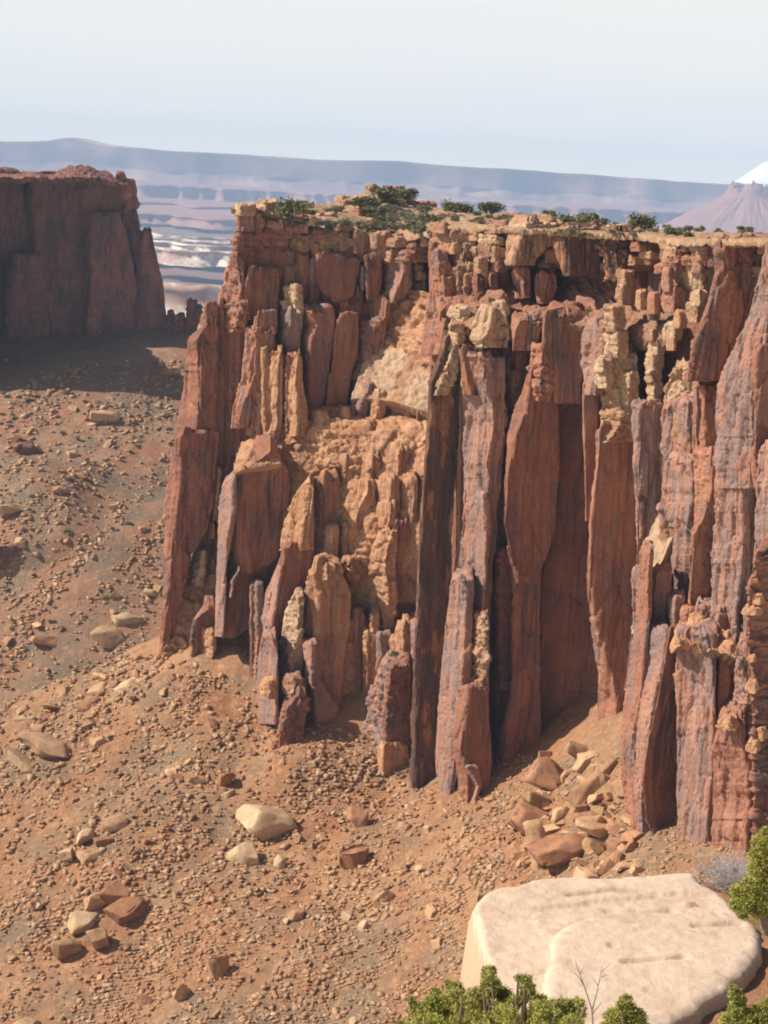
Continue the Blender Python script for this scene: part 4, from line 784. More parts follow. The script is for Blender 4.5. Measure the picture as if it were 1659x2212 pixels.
for u, v, w_, h_, mt in ((560, 452, 60, 18, 'cream'), (655, 462, 80, 10, 'cream'), (752, 448, 46, 28, 'cap'), (775, 465, 38, 22, 'red'), (803, 412, 36, 20, 'cap'), (838, 412, 26, 14, 'red'), (860, 416, 36, 20, 'cap'), (740, 432, 40, 14, 'cream'), (700, 468, 60, 9, 'cream'), (890, 446, 40, 12, 'cap'),
                         (830, 452, 40, 14, 'cream'), (810, 480, 50, 10, 'cap'), (905, 470, 40, 10, 'cap'), (960, 470, 60, 12, 'cap'), (1010, 478, 60, 10, 'cream'), (1090, 470, 60, 10, 'cap'), (1160, 474, 70, 9, 'cap'), (920, 442, 50, 9, 'red'), (1260, 486, 60, 8, 'cap'), (1340, 494, 70, 8, 'cream'), (985, 462, 40, 8, 'cap'), (680, 480, 70, 9, 'cream'), (730, 492, 60, 9, 'cap'), (945, 490, 50, 14, 'cap'), (1070, 484, 60, 9, 'cap'), (870, 490, 36, 9, 'cap'), (1220, 480, 50, 8, 'cap')):
    B('top_slab', 'U', u - w_ / 2, v - h_ / 2, u + w_ / 2, v + h_ / 2 + 3, top_Y(u, v) - 1.5, mt, fr=rs.uniform(.3, .6), inset=.25, sty='bed', jit=.6)
# ------------------------------------------------------------------ boulders
BM = []
for s in range(10):
    V, T = boulder_verts(100 + s, 3, [(1, .75, .6), (1.1, .6, .45), (.9, .8, .75), (1.2, .7, .35), (.8, .7, .9)][s % 5], 8, .07)
    BM.append((V, T))
def boulder(name, loc, size, mat, label, seed, sub=4, dims=(1, .8, .6), r=(0, 0, 0), group=None, sink=.25):
    V, T = boulder_verts(seed, sub, dims, 14, .075)
    V = V @ rot(*r).T * size
    o = link(name, V, T, M[mat], None, False, (loc[0], loc[1], loc[2] + size * dims[2] * (.8 - 2 * sink)))
    return tag(o, label, 'boulder', group)
def on_talus(u, v): return hit(near_z, u, v, 150, 340)
KEY = [  # u, v, half-width (picture units), dims, rotation, material, label
    (108, 1610, 48, (1.25, .7, .55), (.1, .35, -.5), 'boulder', 'long brown slab boulder with a dark underside, high on the talus at the left edge'),
    (50, 1640, 40, (1.3, .6, .35), (.1, .35, -.5), 'boulder_pale', 'long pale flat slab just downhill of the long brown slab boulder'),
    (250, 1778, 30, (1.05, .8, .8), (0, .1, .3), 'boulder', 'squarish tan boulder with a shaded right side, topmost of the pale boulder cluster'),
    (183, 1812, 24, (.8, .7, .9), (.3, .2, .6), 'boulder_pale', 'pale upright boulder in the middle of the pale cluster'),
    (146, 1852, 22, (.8, .7, 1.0), (.3, -.3, .2), 'boulder_pale', 'pale egg shaped boulder, lowest and leftmost of the pale cluster'),
    (208, 1842, 28, (1.1, .8, .5), (.2, .1, .4), 'boulder', 'grey brown flat boulder at the foot of the pale cluster'),
    (226, 1815, 24, (1.1, .6, .5), (0, .1, .2), 'boulder_red', 'brown flat boulder tucked under the squarish tan boulder'),
    (580, 1772, 54, (1.15, .8, .7), (.1, .25, .5), 'boulder_pale', 'largest pale boulder in the middle of the talus, below the cliff foot'),
    (521, 1846, 36, (1.0, .8, .9), (.1, .1, .2), 'boulder_pale', 'rounded pale boulder just downhill of the largest pale boulder'),
    (490, 1685, 22, (.8, .7, 1.0), (.2, .2, .4), 'boulder_red', 'dark upright boulder standing above a small white one'),
    (492, 1716, 17, (1.1, .5, .6), (.2, -.5, .5), 'boulder_pale', 'small white leaning slab below the dark upright boulder'),
    (766, 1858, 34, (1.0, .8, .9), (.1, .2, .6), 'boulder_red', 'dark red brown boulder beside the gully below the cliff'),
    (776, 1775, 26, (.8, .7, 1.1), (.1, .3, .2), 'boulder_red', 'dark boulder uphill of the red brown gully boulder'),
    (825, 1948, 24, (.9, .7, 1.0), (.2, .4, .4), 'boulder', 'tan angular boulder alone on open scree below the dark boulders'),
    (208, 1948, 28, (1.1, .8, .8), (.1, .2, .4), 'boulder', 'tan boulder at the upper left of the lower boulder cluster'),
    (285, 1955, 44, (1.2, .8, .45), (.1, -.25, .5), 'boulder_red', 'red slab boulder with a smooth shaded face in the lower cluster'),
    (245, 1925, 30, (1.1, .8, .6), (.1, .2, .3), 'boulder_red', 'dark red boulder at the top of the lower cluster'),
    (180, 1990, 36, (1.1, .9, .6), (.1, .1, .3), 'boulder_pale', 'pale broken boulder in the middle of the lower cluster'),
    (143, 2045, 34, (1.05, .8, .8), (.1, .3, .4), 'boulder', 'tan boulder with a dark right side at the foot of the lower cluster'),
    (214, 2038, 28, (.8, .8, 1.15), (.3, -.3, .3), 'boulder', 'tan leaning lens shaped boulder at the foot of the lower cluster'),
    (104, 2052, 16, (.7, .6, 1.1), (.2, .3, .3), 'boulder_red', 'narrow brown boulder at the lower left end of the lower cluster'),
    (605, 1868, 18, (.9, .8, .8), (.1, .2, .4), 'boulder_pale', 'small pale boulder right of the rounded pale boulder'),
    (470, 2100, 30, (.9, .7, 1.0), (.2, .3, .4), 'boulder', 'orange tan boulder near the bottom of the slope, above the juniper'),
    (390, 2150, 24, (.8, .6, 1.1), (.2, .3, .4), 'boulder', 'tan standing boulder near the bottom edge of the slope'),
    (640, 1980, 18, (.9, .8, .9), (.2, .3, .4), 'boulder', 'small tan boulder on bare scree below the middle of the slope'),
    (62, 2212, 30, (1.2, .8, .5), (.1, .1, .2), 'boulder_pale', 'pale flat boulder cut by the bottom left corner'),
]
for i, (u, v, hw, dm, r, mt, lb) in enumerate(KEY):
    p = on_talus(u, v + hw * .3); sz = 1.4 * hw * p[1] / F
    boulder('boulder', p, sz, mt, lb, 300 + i, dims=dm, r=r)
# the fallen debris at the foot of the right wall
DEB = [  # u, v, half-width, dims, rot, mat, label, Y
    (1160, 1838, 36, (.75, .7, 1.25), (.1, -.15, .5), 'boulder', 'tall tan wedge boulder with a bright left face, in front of the debris heap', 226),
    (1212, 1845, 40, (1.2, .7, .7), (0, -.15, .3), 'boulder_red', 'broad red boulder leaning on the tall tan wedge boulder', 225),
    (1182, 1690, 34, (1.1, .9, .9), (.1, .3, .3), 'boulder_red', 'big brown boulder high on the left of the debris heap', 250),
    (1250, 1628, 30, (1.3, .6, .5), (.1, .5, .4), 'boulder', 'tan slab on the very crest of the debris heap', 256),
    (1262, 1640, 22, (1.2, .6, .6), (.1, -.6, .4), 'boulder', 'tan slab tilted to the right beside the crest of the debris heap', 255),
    (1272, 1695, 40, (1.4, .5, .5), (.1, -.65, .5), 'boulder', 'long tilted slab with a dark underside on the right of the debris heap', 247),
    (1160, 1735, 26, (1, .8, .8), (.1, .3, .2), 'boulder', 'tan lumpy boulder below the big brown boulder of the debris heap', 244),
    (1150, 1775, 34, (1.2, .8, .6), (.1, .2, .3), 'boulder_red', 'wide brown boulder behind the tall tan wedge boulder', 238),
    (1290, 1785, 34, (1.2, .7, .5), (.1, .35, .4), 'boulder', 'flat tan slab in the middle right of the debris heap', 234),
    (1295, 1835, 24, (1.3, .6, .5), (.1, .6, .3), 'boulder', 'orange slab leaning up to the right at the foot of the debris heap', 224),
    (1173, 1640, 17, (.8, .6, 1.1), (.1, .2, .2), 'boulder_red', 'reddish upright block at the upper left of the debris heap', 254),
    (1362, 1832, 14, (.8, .7, 1.1), (.1, .3, .2), 'boulder_red', 'small red block at the right end of the debris heap beside the cliff', 216),
    (1270, 1900, 26, (1.1, .8, .6), (.1, .1, .2), 'boulder', 'tan rough boulder between the debris heap and the foreground slab', 214),
    (1376, 1883, 13, (1, .8, .8), (.1, .1, .2), 'boulder', 'small tan boulder just beyond the far edge of the foreground slab', 205),
]
for i, (u, v, hw, dm, r, mt, lb, Y) in enumerate(DEB):
    p = on_talus(u, v + hw * .5); sz = 1.75 * hw * p[1] / F
    boulder('boulder', p, sz, mt, lb, 400 + i, dims=dm, r=r, sink=.15)
# scattered smaller boulders: one object each
rs2 = np.random.RandomState(11)
shared = []
for s, (V, T) in enumerate(BM):
    me = bpy.data.meshes.new('boulder'); me.from_pydata(V.tolist(), [], T.tolist()); me.update(); shared.append(me)
def scatter(n, u0, u1, v0, v1, hw, f, y0, y1, label, group, mats, clear=None):
    k = 0
    while k < n:
        u, v = rs2.uniform(u0, u1), rs2.uniform(v0, v1)
        if clear and not clear(u, v): continue
        p = hit(f, u, v, y0, y1)
        if abs(p[2] - float(f(p[:2]))) > 3: continue
        s = hw[0] * (hw[1] / hw[0]) ** (rs2.rand() ** 1.3) * 1.3 * p[1] / F
        me = shared[rs2.randint(len(shared))]
        mt = M[mats[rs2.randint(len(mats))]]
        if not me.materials: me.materials.append(mt)
        o = bpy.data.objects.new('boulder', me); COL.objects.link(o)
        o.material_slots[0].link = 'OBJECT'; o.material_slots[0].material = mt
        o.location = (p[0], p[1], p[2] + .12 * s); o.scale = (s * rs2.uniform(.8, 1.3), s * rs2.uniform(.7, 1.1), s * rs2.uniform(.7, 1.1))
        o.rotation_euler = (rs2.uniform(-.35, .35), rs2.uniform(-.2, .6), rs2.uniform(0, 6.28)); k += 1
        tag(o, label, 'boulder', group)
for i, (u, v, hw, mt) in enumerate([(325, 1412, 20, 'boulder'), (300, 1428, 22, 'boulder'), (262, 1440, 24, 'boulder_pale'), (235, 1452, 26, 'boulder'), (205, 1462, 34, 'boulder'), (172, 1478, 28, 'boulder_pale'), (140, 1490, 30, 'boulder'), (105, 1502, 26, 'boulder'), (70, 1512, 28, 'boulder_pale'), (35, 1526, 26, 'boulder'), (8, 1534, 24, 'boulder'), (280, 1470, 22, 'boulder_red'), (190, 1510, 24, 'boulder_red'), (90, 1545, 24, 'boulder'), (340, 1450, 18, 'boulder')]):
    p = on_talus(u + 14 * math.sin(i * 3.7), v + 10 + 16 * (i % 3)); boulder('boulder', p, (.8 + .35 * ((i * 7) % 5) / 4) * hw * p[1] / F, mt, 'jagged slab of the rocky crest that runs down left from the cliff foot', 600 + i, dims=(1.5, .7, .4), r=(.3 * math.sin(i * 2.1), .3 + .4 * math.sin(i * 1.3), i * 1.9), group='slabs along the rocky crest', sink=.4)
slope_ok = lambda u, v: v > 1560 + max(0, (u - 500)) * .42 + max(0, 200 - u) * .12
scatter(118, 0, 1120, 1450, 2210, (8, 21), near_z, 150, 340, 'small angular sandstone boulder lying loose on the talus slope below the cliff', 'loose boulders on the talus slope', ['boulder', 'boulder', 'boulder', 'boulder_red', 'boulder_pale'], slope_ok)
scatter(76, 1110, 1375, 1640, 1880, (12, 36), near_z, 150, 340, 'angular broken sandstone block in the debris heap at the foot of the cliff', 'blocks of the debris heap', ['boulder', 'boulder_red', 'boulder'], lambda u, v: v > 1655 + abs(u - 1250) * .5)
scatter(42, 0, 400, 800, 1480, (7, 20), valley_z, 400, 620, 'small boulder on the shadow edged valley slope under the dark butte', 'boulders on the valley slope', ['boulder', 'boulder_red', 'boulder'], lambda u, v: v > 790)
KV = [(275, 1338, 24, 'boulder_pale', 'pale flat slab in the valley close to the left cliff foot'), (235, 1378, 30, 'boulder', 'long overhanging slab with a dark underside in the valley'), (330, 1280, 13, 'boulder_pale', 'grey block in the valley just left of the cliff foot'), (100, 1385, 24, 'boulder_red', 'dark low boulder in the valley below the shadowed ledge'),
      (25, 1100, 22, 'boulder', 'brown boulder on the red spur at the left edge'), (130, 1058, 14, 'boulder_red', 'dark red boulder where the red spur drops off'), (225, 905, 24, 'boulder', 'flat topped boulder casting shade near the top of the sunlit valley slope')]
for i, (u, v, hw, mt, lb) in enumerate(KV):
    p = hit(valley_z, u, v + 4, 380, 600); boulder('boulder', p, 1.5 * hw * p[1] / F, mt, lb, 500 + i, dims=(1.2, .8, .5), r=(.1, .1, .4), sink=.2)

# stones too many to count: one object each slope
def stones(name, f, n, u0, u1, v0, v1, hw, y0, y1, mat, seed, clear=None):
    r = np.random.RandomState(seed); V0 = np.zeros((8, 3)); T0 = np.array([[0, 1, 3, 2], [4, 6, 7, 5], [0, 4, 5, 1], [2, 3, 7, 6], [0, 2, 6, 4], [1, 5, 7, 3]])
    u = r.uniform(u0, u1, n * 5); v = r.uniform(v0, v1, n * 5)
    if clear: ok = np.array([clear(a, b) for a, b in zip(u, v)]); u, v = u[ok], v[ok]
    dr = fbm(np.stack([(u + .9 * v) / 60, (u - .9 * v) / 330, u * 0], -1), 4, seed + 70); ok = dr + r.uniform(-.45, .45, len(u)) > 0; u, v = u[ok], v[ok]
    u, v = u[:n], v[:n]; n = len(u)
    Ys = np.linspace(y0, y1, 260)
    D = P(u, v, np.full(n, 1.0)); pos = np.zeros((n, 3)); found = np.zeros(n, bool)
    for Y in Ys:
        q = D * Y; b = (~found) & (q[:, 2] < f(q[:, :2])); pos[b] = q[b]; found |= b
    pos = pos[found]; n = len(pos); pos[:, 2] = f(pos[:, :2])
    s = hw[0] * (hw[1] / hw[0]) ** (r.rand(n) ** 2.3) * pos[:, 1] / F
    Vs = []
    base = []
    for j in range(12):
        q = np.array([[x, y, z] for x in (-1, 1) for y in (-1, 1) for z in (-1, 1)], float); base.append((q * r.uniform(.45, 1.0, (8, 3)) + r.normal(size=(8, 3)) * .12) * np.array([(1.2, .8, .6), (1.4, .6, .4), (.9, .8, .8), (1.3, .9, .3)][j % 4]))
    base = np.array(base); pick = r.randint(0, 12, n)
    an = r.uniform(0, 6.28, n); ca_, sa_ = np.cos(an), np.sin(an)
    W = base[pick] * s[:, None, None] * r.uniform(.7, 1.3, (n, 1, 3)); W = W + np.stack([0 * W[..., 0], 0 * W[..., 0], W[..., 0] * r.normal(size=(n, 1)) * .35], -1)
    X = np.stack([W[..., 0] * ca_[:, None] - W[..., 1] * sa_[:, None], W[..., 0] * sa_[:, None] + W[..., 1] * ca_[:, None], W[..., 2]], -1) + pos[:, None]
    X[..., 2] += .15 * s[:, None]
    Q = (T0[None] + (np.arange(n) * len(V0))[:, None, None]).reshape(-1, 4)
    o = link(name, X, Q, M[mat]); o['kind'] = 'stuff'; return o
M['stones'] = rock_mat('loose_stones', (0.50, 0.30, 0.17), (0.38, 0.2, 0.115), (0.56, 0.42, 0.28), .54, k=1.2, dark=.66)
M['stones_red'] = rock_mat('loose_red_stones', (0.40, 0.185, 0.10), (0.33, 0.155, 0.09), (0.26, .17, .13), .5, k=1.2)
sk = lambda u, v: v > 1410 + max(0, (u - 350)) * .42
stones('scree_stones', near_z, 24000, -30, 1150, 1420, 2230, (0.8, 9.5), 150, 350, 'stones', 1, sk)
stones('scree_stones', near_z, 6000, -30, 1150, 1420, 2230, (1.0, 8.5), 150, 350, 'stones_red', 4, sk)
stones('scree_stones', near_z, 5000, 1060, 1680, 1630, 1910, (0.9, 7), 170, 300, 'stones', 2)
stones('scree_stones', valley_z, 8000, -20, 400, 780, 1500, (0.8, 7.5), 390, 640, 'stones', 3)

# ------------------------------------------------------------------ plants
def leaf_mat(name, a, b_, c, sc):
    m, t, bs = nodes(name); co = t.nodes.new('ShaderNodeTexCoord').outputs['Object']
    col = mix(t, ramp(t, noise(t, co, sc, (1, 1, 1), 4), .35, .65), a, b_)
    col = mix(t, ramp(t, noise(t, co, sc * 5, (1, 1, 1), 3, .6, 3), .45, .7, 0, .7), col, c)
    t.links.new(col, bs.inputs['Base Color']); bs.inputs['Roughness'].default_value = .7; return m
M['juniper'] = leaf_mat('juniper_foliage', (0.12, 0.125, 0.05), (0.17, 0.16, 0.07), (0.22, 0.19, 0.09), .5)
M['sage'] = leaf_mat('sage_foliage', (0.19, 0.18, 0.11), (0.26, 0.23, 0.15), (0.15, 0.15, 0.085), .5)
M['bright'] = leaf_mat('near_juniper_foliage', (0.25, 0.255, 0.055), (0.36, 0.34, 0.085), (0.44, 0.38, 0.12), 6.0)
M['tuft'] = leaf_mat('dry_tuft', (0.36, 0.27, 0.08), (0.42, 0.33, 0.13), (0.28, 0.24, 0.08), 8.0)
M['bark'] = leaf_mat('juniper_bark', (0.16, 0.11, 0.08), (0.24, 0.18, 0.14), (0.1, 0.07, 0.05), 9.0)
M['twig'] = leaf_mat('grey_twigs', (0.36, 0.33, 0.31), (0.46, 0.43, 0.42), (0.25, 0.22, 0.21), 12.0)

def leaf_cloud(blobs, n, ln, wd, seed, spray=0.6):
    """many narrow leaf faces through the volume of lumpy blobs (x, y, z, r), mostly pointing out and up"""
    r = np.random.RandomState(seed); B_ = np.array(blobs, float)
    wgt = B_[:, 3] ** 2; idx = r.choice(len(B_), n, p=wgt / wgt.sum())
    d = r.normal(size=(n, 3)); d /= np.linalg.norm(d, axis=1, keepdims=True)
    rad = r.rand(n) ** .45
    c = B_[idx, :3] + d * (rad * B_[idx, 3])[:, None] * np.array([1, 1, .85])
    g = fbm(c / (B_[:, 3].mean() * .55), 2, seed % 40); keep = g > -.22; c, d = c[keep], d[keep]; n = len(c)
    c = c + r.normal(size=c.shape) * (B_[idx[keep], 3] * .18)[:, None]
    dirn = d * spray + r.normal(size=(n, 3)) * .6 + np.array([0, 0, .45]); dirn /= np.linalg.norm(dirn, axis=1, keepdims=True)
    side = np.cross(dirn, r.normal(size=(n, 3))); side /= np.linalg.norm(side, axis=1, keepdims=True) + 1e-9
    l = ln * r.uniform(.6, 1.4, n)[:, None]; w_ = wd * r.uniform(.6, 1.4, n)[:, None]
    V = np.stack([c - dirn * l * .5, c + side * w_ * .5, c + dirn * l * .5, c - side * w_ * .5], 1)
    return V.reshape(-1, 3), np.arange(n * 4).reshape(n, 4)

def tube(paths, sides=6):
    """tapered bent limbs: list of [(x, y, z, radius), ...]"""
    Vs, Qs, off = [], [], 0
    for p in paths:
        p = np.array(p, float); t = np.gradient(p[:, :3], axis=0); t /= np.linalg.norm(t, axis=1, keepdims=True) + 1e-9
        a = np.cross(t, np.array([.31, .87, .38])); a /= np.linalg.norm(a, axis=1, keepdims=True) + 1e-9; b = np.cross(t, a)
        an = np.arange(sides) / sides * 2 * math.pi
        V = p[:, None, :3] + p[:, 3][:, None, None] * (np.cos(an)[None, :, None] * a[:, None] + np.sin(an)[None, :, None] * b[:, None])
        Vs.append(V.reshape(-1, 3)); Qs.append(grid_quads(len(p), sides, True) + off); off += V.shape[0] * sides
    return np.concatenate(Vs), np.concatenate(Qs)

def limb(a, b, r0, r1, rr, n=7, bend=.12):
    a, b = np.array(a, float), np.array(b, float); L_ = np.linalg.norm(b - a); t = np.linspace(0, 1, n)[:, None]
    p = a + (b - a) * t; w_ = np.cumsum(rr.normal(size=(n, 3)) * L_ * bend / n, 0); w_ -= t * w_[-1]; w_[0] = 0
    return np.concatenate([p + w_, (r0 + (r1 - r0) * t)], 1)

def bush_mesh(seed, h, wd, nleaf, ln, lw):
    r = np.random.RandomState(seed); bl = []
    for k in range(9):
        a = r.uniform(0, 6.28); d = r.uniform(0, .36) * wd; bl.append((d * math.cos(a), d * math.sin(a), h * r.uniform(.32, .78), wd * r.uniform(.16, .27)))
    V, Q = leaf_cloud(bl, nleaf, ln, lw, seed)
    paths = [limb((0, 0, -.4), b[:3], .04 * h, .012 * h, r) for b in bl[:6]]
    TV, TQ = tube(paths, 5)
    return (V, Q), (TV, TQ)
KINDS_ = []
for i in range(5): KINDS_.append(bush_mesh(70 + i, 1.0, 1.25, 1100, .14, .08))
BMESH = {}
def bush(name, loc, size, kind, mat, label, cat, group, sq=1.0, r=0.0):
    key = (kind, mat)
    t = empty(name, tuple(loc)); t.scale = (size * sq, size * sq, size); t.rotation_euler = (0, 0, r); tag(t, label, cat, group)
    if key not in BMESH:
        (V, Q), (TV, TQ) = KINDS_[kind]
        c = link('crown', V, Q, M[mat], t); k = link('trunk', TV, TQ, M['bark'], t, True); BMESH[key] = (c, k)
    else:
        for s in BMESH[key]:
            c = s.copy(); COL.objects.link(c); c.parent = t
    return t
JL = [  # u, v(base), height in picture units, label
    (622, 475, 40, 'round dark juniper beside the pale slab at the left end of the mesa top'), (648, 460, 30, 'small dark juniper just right of the round one at the left of the mesa top'),
    (790, 455, 34, 'juniper growing under the left side of the rocky knoll'), (838, 442, 40, 'wide juniper on the knoll directly under its summit blocks'), (868, 440, 34, 'juniper on the right shoulder of the knoll'),
    (975, 462, 26, 'low dark juniper on the skyline right of the knoll'), (1003, 462, 24, 'low round juniper next to the tallest skyline juniper'), (1058, 463, 30, 'tall round juniper on the skyline between knoll and right wall'),
    (1228, 490, 30, 'left juniper of the skyline clump above the dark cap blocks'), (1262, 492, 34, 'middle juniper of the skyline clump above the dark cap blocks'), (1284, 494, 28, 'right juniper of the skyline clump above the dark cap blocks'),
    (1390, 500, 38, 'tallest juniper on the right half of the skyline'), (1330, 500, 18, 'small juniper on the skyline left of the tallest right one'), (1450, 510, 24, 'juniper on the skyline right of the tallest one'), (1180, 474, 22, 'small upright juniper on the skyline left of the dark clump'), (1630, 516, 16, 'small juniper at the right end of the skyline'), (1490, 512, 16, 'low juniper near the right end of the skyline')]
for i, (u, v, hh, lb) in enumerate(JL):
    Y = top_Y(u, v); p = P(u, v, Y); bush('juniper', p - np.array([0, 0, .4]), hh * Y / F * 1.15, i % 5, 'juniper', lb, 'tree', 'junipers on the mesa top', sq=1.45, r=i * 1.3)
rs3 = np.random.RandomState(4)
k = 0
for (u0, u1, v0, v1, n, hmin, hmax) in ((690, 930, 455, 505, 48, 9, 22), (560, 700, 462, 490, 14, 7, 15), (930, 1200, 468, 490, 34, 8, 16), (1200, 1640, 488, 512, 40, 6, 13), (880, 930, 480, 510, 6, 16, 28), (820, 900, 425, 450, 5, 10, 20)):
    for _ in range(n):
        u, v = rs3.uniform(u0, u1), rs3.uniform(v0, v1); Y = top_Y(u, v); p = P(u, v, Y)
        bush('shrub', p - np.array([0, 0, .3]), rs3.uniform(hmin, hmax) * Y / F * 1.15, k % 5, 'sage' if k % 4 else 'juniper', 'low grey green shrub among the slabs on top of the mesa', 'shrub', 'low shrubs on the mesa top', sq=1.4, r=k * .9); k += 1
for u, v, hh, Y, lb in ((628, 978, 30, 322, 'grey green shrub on the ledge above the leaning slab'), (732, 1030, 22, 316, 'small green bush alone in the middle of the tan slickrock slope'), (534, 1425, 18, 316, 'small dark bush at the cliff foot below the leaning slab'), (852, 1418, 12, 290, 'tiny bush in the rubble left of the dark streaked column'),
                        (1270, 678, 10, 252, 'tiny bush on the terrace under the cap blocks'), (1060, 655, 10, 268, 'tiny bush at the left end of the terrace'), (1310, 1680, 22, 240, 'pale green shrub behind the debris heap at the cliff foot')):
    bush('shrub', P(u, v, Y), hh * Y / F * 1.2, int(u) % 5, 'sage' if hh > 20 and u != 732 else 'juniper', lb, 'shrub', None, sq=1.2)
k = 0
while k < 60:
    u, v = rs3.uniform(0, 390), rs3.uniform(860, 1460)
    p = hit(valley_z, u, v, 390, 640, 300)
    bush('shrub', p - np.array([0, 0, .2]), rs3.uniform(5, 11) * p[1] / F, k % 5, 'sage' if k % 2 else 'juniper', 'tiny dark shrub dotted on the valley slope under the butte', 'shrub', 'shrubs on the valley slope', sq=1.5, r=k); k += 1
k = 0
while k < 26:
    u, v = rs3.uniform(20, 1000), rs3.uniform(1650, 2200)
    if v < 1600 + max(0, u - 400) * .42: continue
    p = on_talus(u, v)
    bush('shrub', p - np.array([0, 0, .2]), rs3.uniform(4, 8) * p[1] / F, k % 5, 'sage', 'tiny grey shrub between the stones of the talus slope', 'shrub', 'shrubs on the talus slope', sq=1.5, r=k); k += 1

# ------------------------------------------------------------------ foreground ledge
ZS = z_at(1300, 1888, 20.0)
def flat(u, v, z): d = P(u, v, 1.0); return (d * (z / d[2]))[:2]
M['slab'] = rock_mat('slab_sandstone', (0.60, 0.44, 0.325), (0.66, 0.505, 0.385), (0.53, 0.375, 0.27), .54, bed=.1, k=4.0, bump=.35, streak=(.3, 1.2, 1), speck=.2, fresh=.25, dark=.70, crack=0)
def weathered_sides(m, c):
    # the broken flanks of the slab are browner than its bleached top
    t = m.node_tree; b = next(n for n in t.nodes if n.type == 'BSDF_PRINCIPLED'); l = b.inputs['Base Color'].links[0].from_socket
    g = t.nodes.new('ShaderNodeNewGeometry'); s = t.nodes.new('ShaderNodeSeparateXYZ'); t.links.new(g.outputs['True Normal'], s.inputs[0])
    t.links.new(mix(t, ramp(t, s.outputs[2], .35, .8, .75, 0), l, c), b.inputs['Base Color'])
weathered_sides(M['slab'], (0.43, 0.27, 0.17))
M['sand'] = soil_mat('red_sand', [(0.42, 0.215, 0.12), (0.48, 0.26, 0.15), (0.38, 0.18, 0.10)], k=9.0, stone=.25, seed=33)
def slab(name, poly, z0, h, rad, label, seed, drop=2.5, step=.04, tilt=(0, 0), grooves=()):
    pl = np.array([flat(u, v, z0) for u, v in poly])
    # densify and wobble the outline
    n = len(pl); pts = []
    for i in range(n):
        a, b, c, d = pl[i - 1], pl[i], pl[(i + 1) % n], pl[(i + 2) % n]
        for t in np.linspace(0, 1, 14, endpoint=False): pts.append(.5 * ((2 * b) + (c - a) * t + (2 * a - 5 * b + 4 * c - d) * t * t + (3 * b - a - 3 * c + d) * t ** 3))
    pl = np.array(pts)
    lo, hi = pl.min(0) - .3, pl.max(0) + .3
    X, Yg = np.meshgrid(np.arange(lo[0], hi[0], step), np.arange(lo[1], hi[1], step)); q = np.stack([X, Yg], -1)
    q3 = np.concatenate([q, np.zeros(q.shape[:-1] + (1,))], -1)
    ins = np.zeros(X.shape, bool); dist = np.full(X.shape, 1e9)
    for i in range(len(pl)):
        a, b = pl[i], pl[(i + 1) % len(pl)]; e = b - a
        t = np.clip(((q - a) @ e) / (e @ e + 1e-12), 0, 1); dist = np.minimum(dist, np.linalg.norm(q - a - t[..., None] * e, axis=-1))
        c = ((a[1] > Yg) != (b[1] > Yg)) & (X < (b[0] - a[0]) * (Yg - a[1]) / (b[1] - a[1] + 1e-12) + a[0]); ins ^= c
    sd = np.where(ins, dist, -dist) + .07 * fbm(q3 * 2.2 + seed, 4, seed)
    t = np.clip(sd / rad, 0, 1); z = z0 - h + h * np.sqrt(1 - (1 - t) ** 2)
    z = np.where(sd < 0, np.maximum(z0 - h - drop, z0 - h + sd * 14), z)
    z = z + tilt[0] * (X - X.mean()) + tilt[1] * (Yg - Yg.mean())
    z = z + .04 * fbm(q3 * .5 + seed, 3, seed + 2) + .014 * fbm(q3 * np.array([3, 6, 1]), 4, seed + 4)
    f1, f2, r, tl = worley(q3 * np.array([.35, 1.3, 1]) + .25 * fbm(q3 * 2, 3, seed)[..., None] + seed, seed + 6)
    z = z + .05 * (r - .5) * sm(sd, .1, .4)          # thin weathered sheets
    pit = fbm(q3 * np.array([7, 13, 1]) + seed, 3, seed + 8); z = z - .010 * sm(pit, .2, .4) - .006 * fbm(q3 * 14, 3, seed + 9)
    for g in grooves:
        G = np.array([flat(u, v, z0) for u, v in g]); dg = np.full(X.shape, 9.0)
        for a, b in zip(G[:-1], G[1:]):
            e = b - a; t = np.clip(((q - a) @ e) / (e @ e), 0, 1); dg = np.minimum(dg, np.linalg.norm(q - a - t[..., None] * e, axis=-1))
        z = z - .07 * np.exp(-((dg + .03 * fbm(q3 * 4, 3, 5)) / .035) ** 2)
    m_ = sd > -(drop / 14) - .12
    idx = -np.ones(X.shape, int); idx[m_] = np.arange(m_.sum())
    Q = np.stack([idx[:-1, :-1], idx[:-1, 1:], idx[1:, 1:], idx[1:, :-1]], -1).reshape(-1, 4); Q = Q[(Q >= 0).all(1)]
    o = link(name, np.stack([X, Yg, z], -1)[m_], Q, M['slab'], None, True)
    return tag(o, label, 'rock slab')
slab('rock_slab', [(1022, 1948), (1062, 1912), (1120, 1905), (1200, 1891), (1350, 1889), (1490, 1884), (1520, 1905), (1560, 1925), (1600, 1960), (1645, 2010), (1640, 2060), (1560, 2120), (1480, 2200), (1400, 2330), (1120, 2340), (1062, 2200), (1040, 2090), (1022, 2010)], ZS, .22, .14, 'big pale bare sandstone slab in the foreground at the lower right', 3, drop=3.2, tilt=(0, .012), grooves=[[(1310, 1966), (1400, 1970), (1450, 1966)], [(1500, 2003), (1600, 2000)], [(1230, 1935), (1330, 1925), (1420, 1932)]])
slab('rock_slab', [(1195, 2010), (1290, 1975), (1420, 1985), (1560, 2010), (1640, 2015), (1645, 2060), (1590, 2110), (1480, 2200), (1380, 2300), (1150, 2300), (1165, 2160), (1180, 2060)], ZS + .13, .13, .16, 'paler upper sheet of rock lying on the near part of the big foreground slab', 5, drop=.15, grooves=[[(1320, 2040), (1400, 2048)], [(1350, 2078), (1420, 2072), (1480, 2066)]])
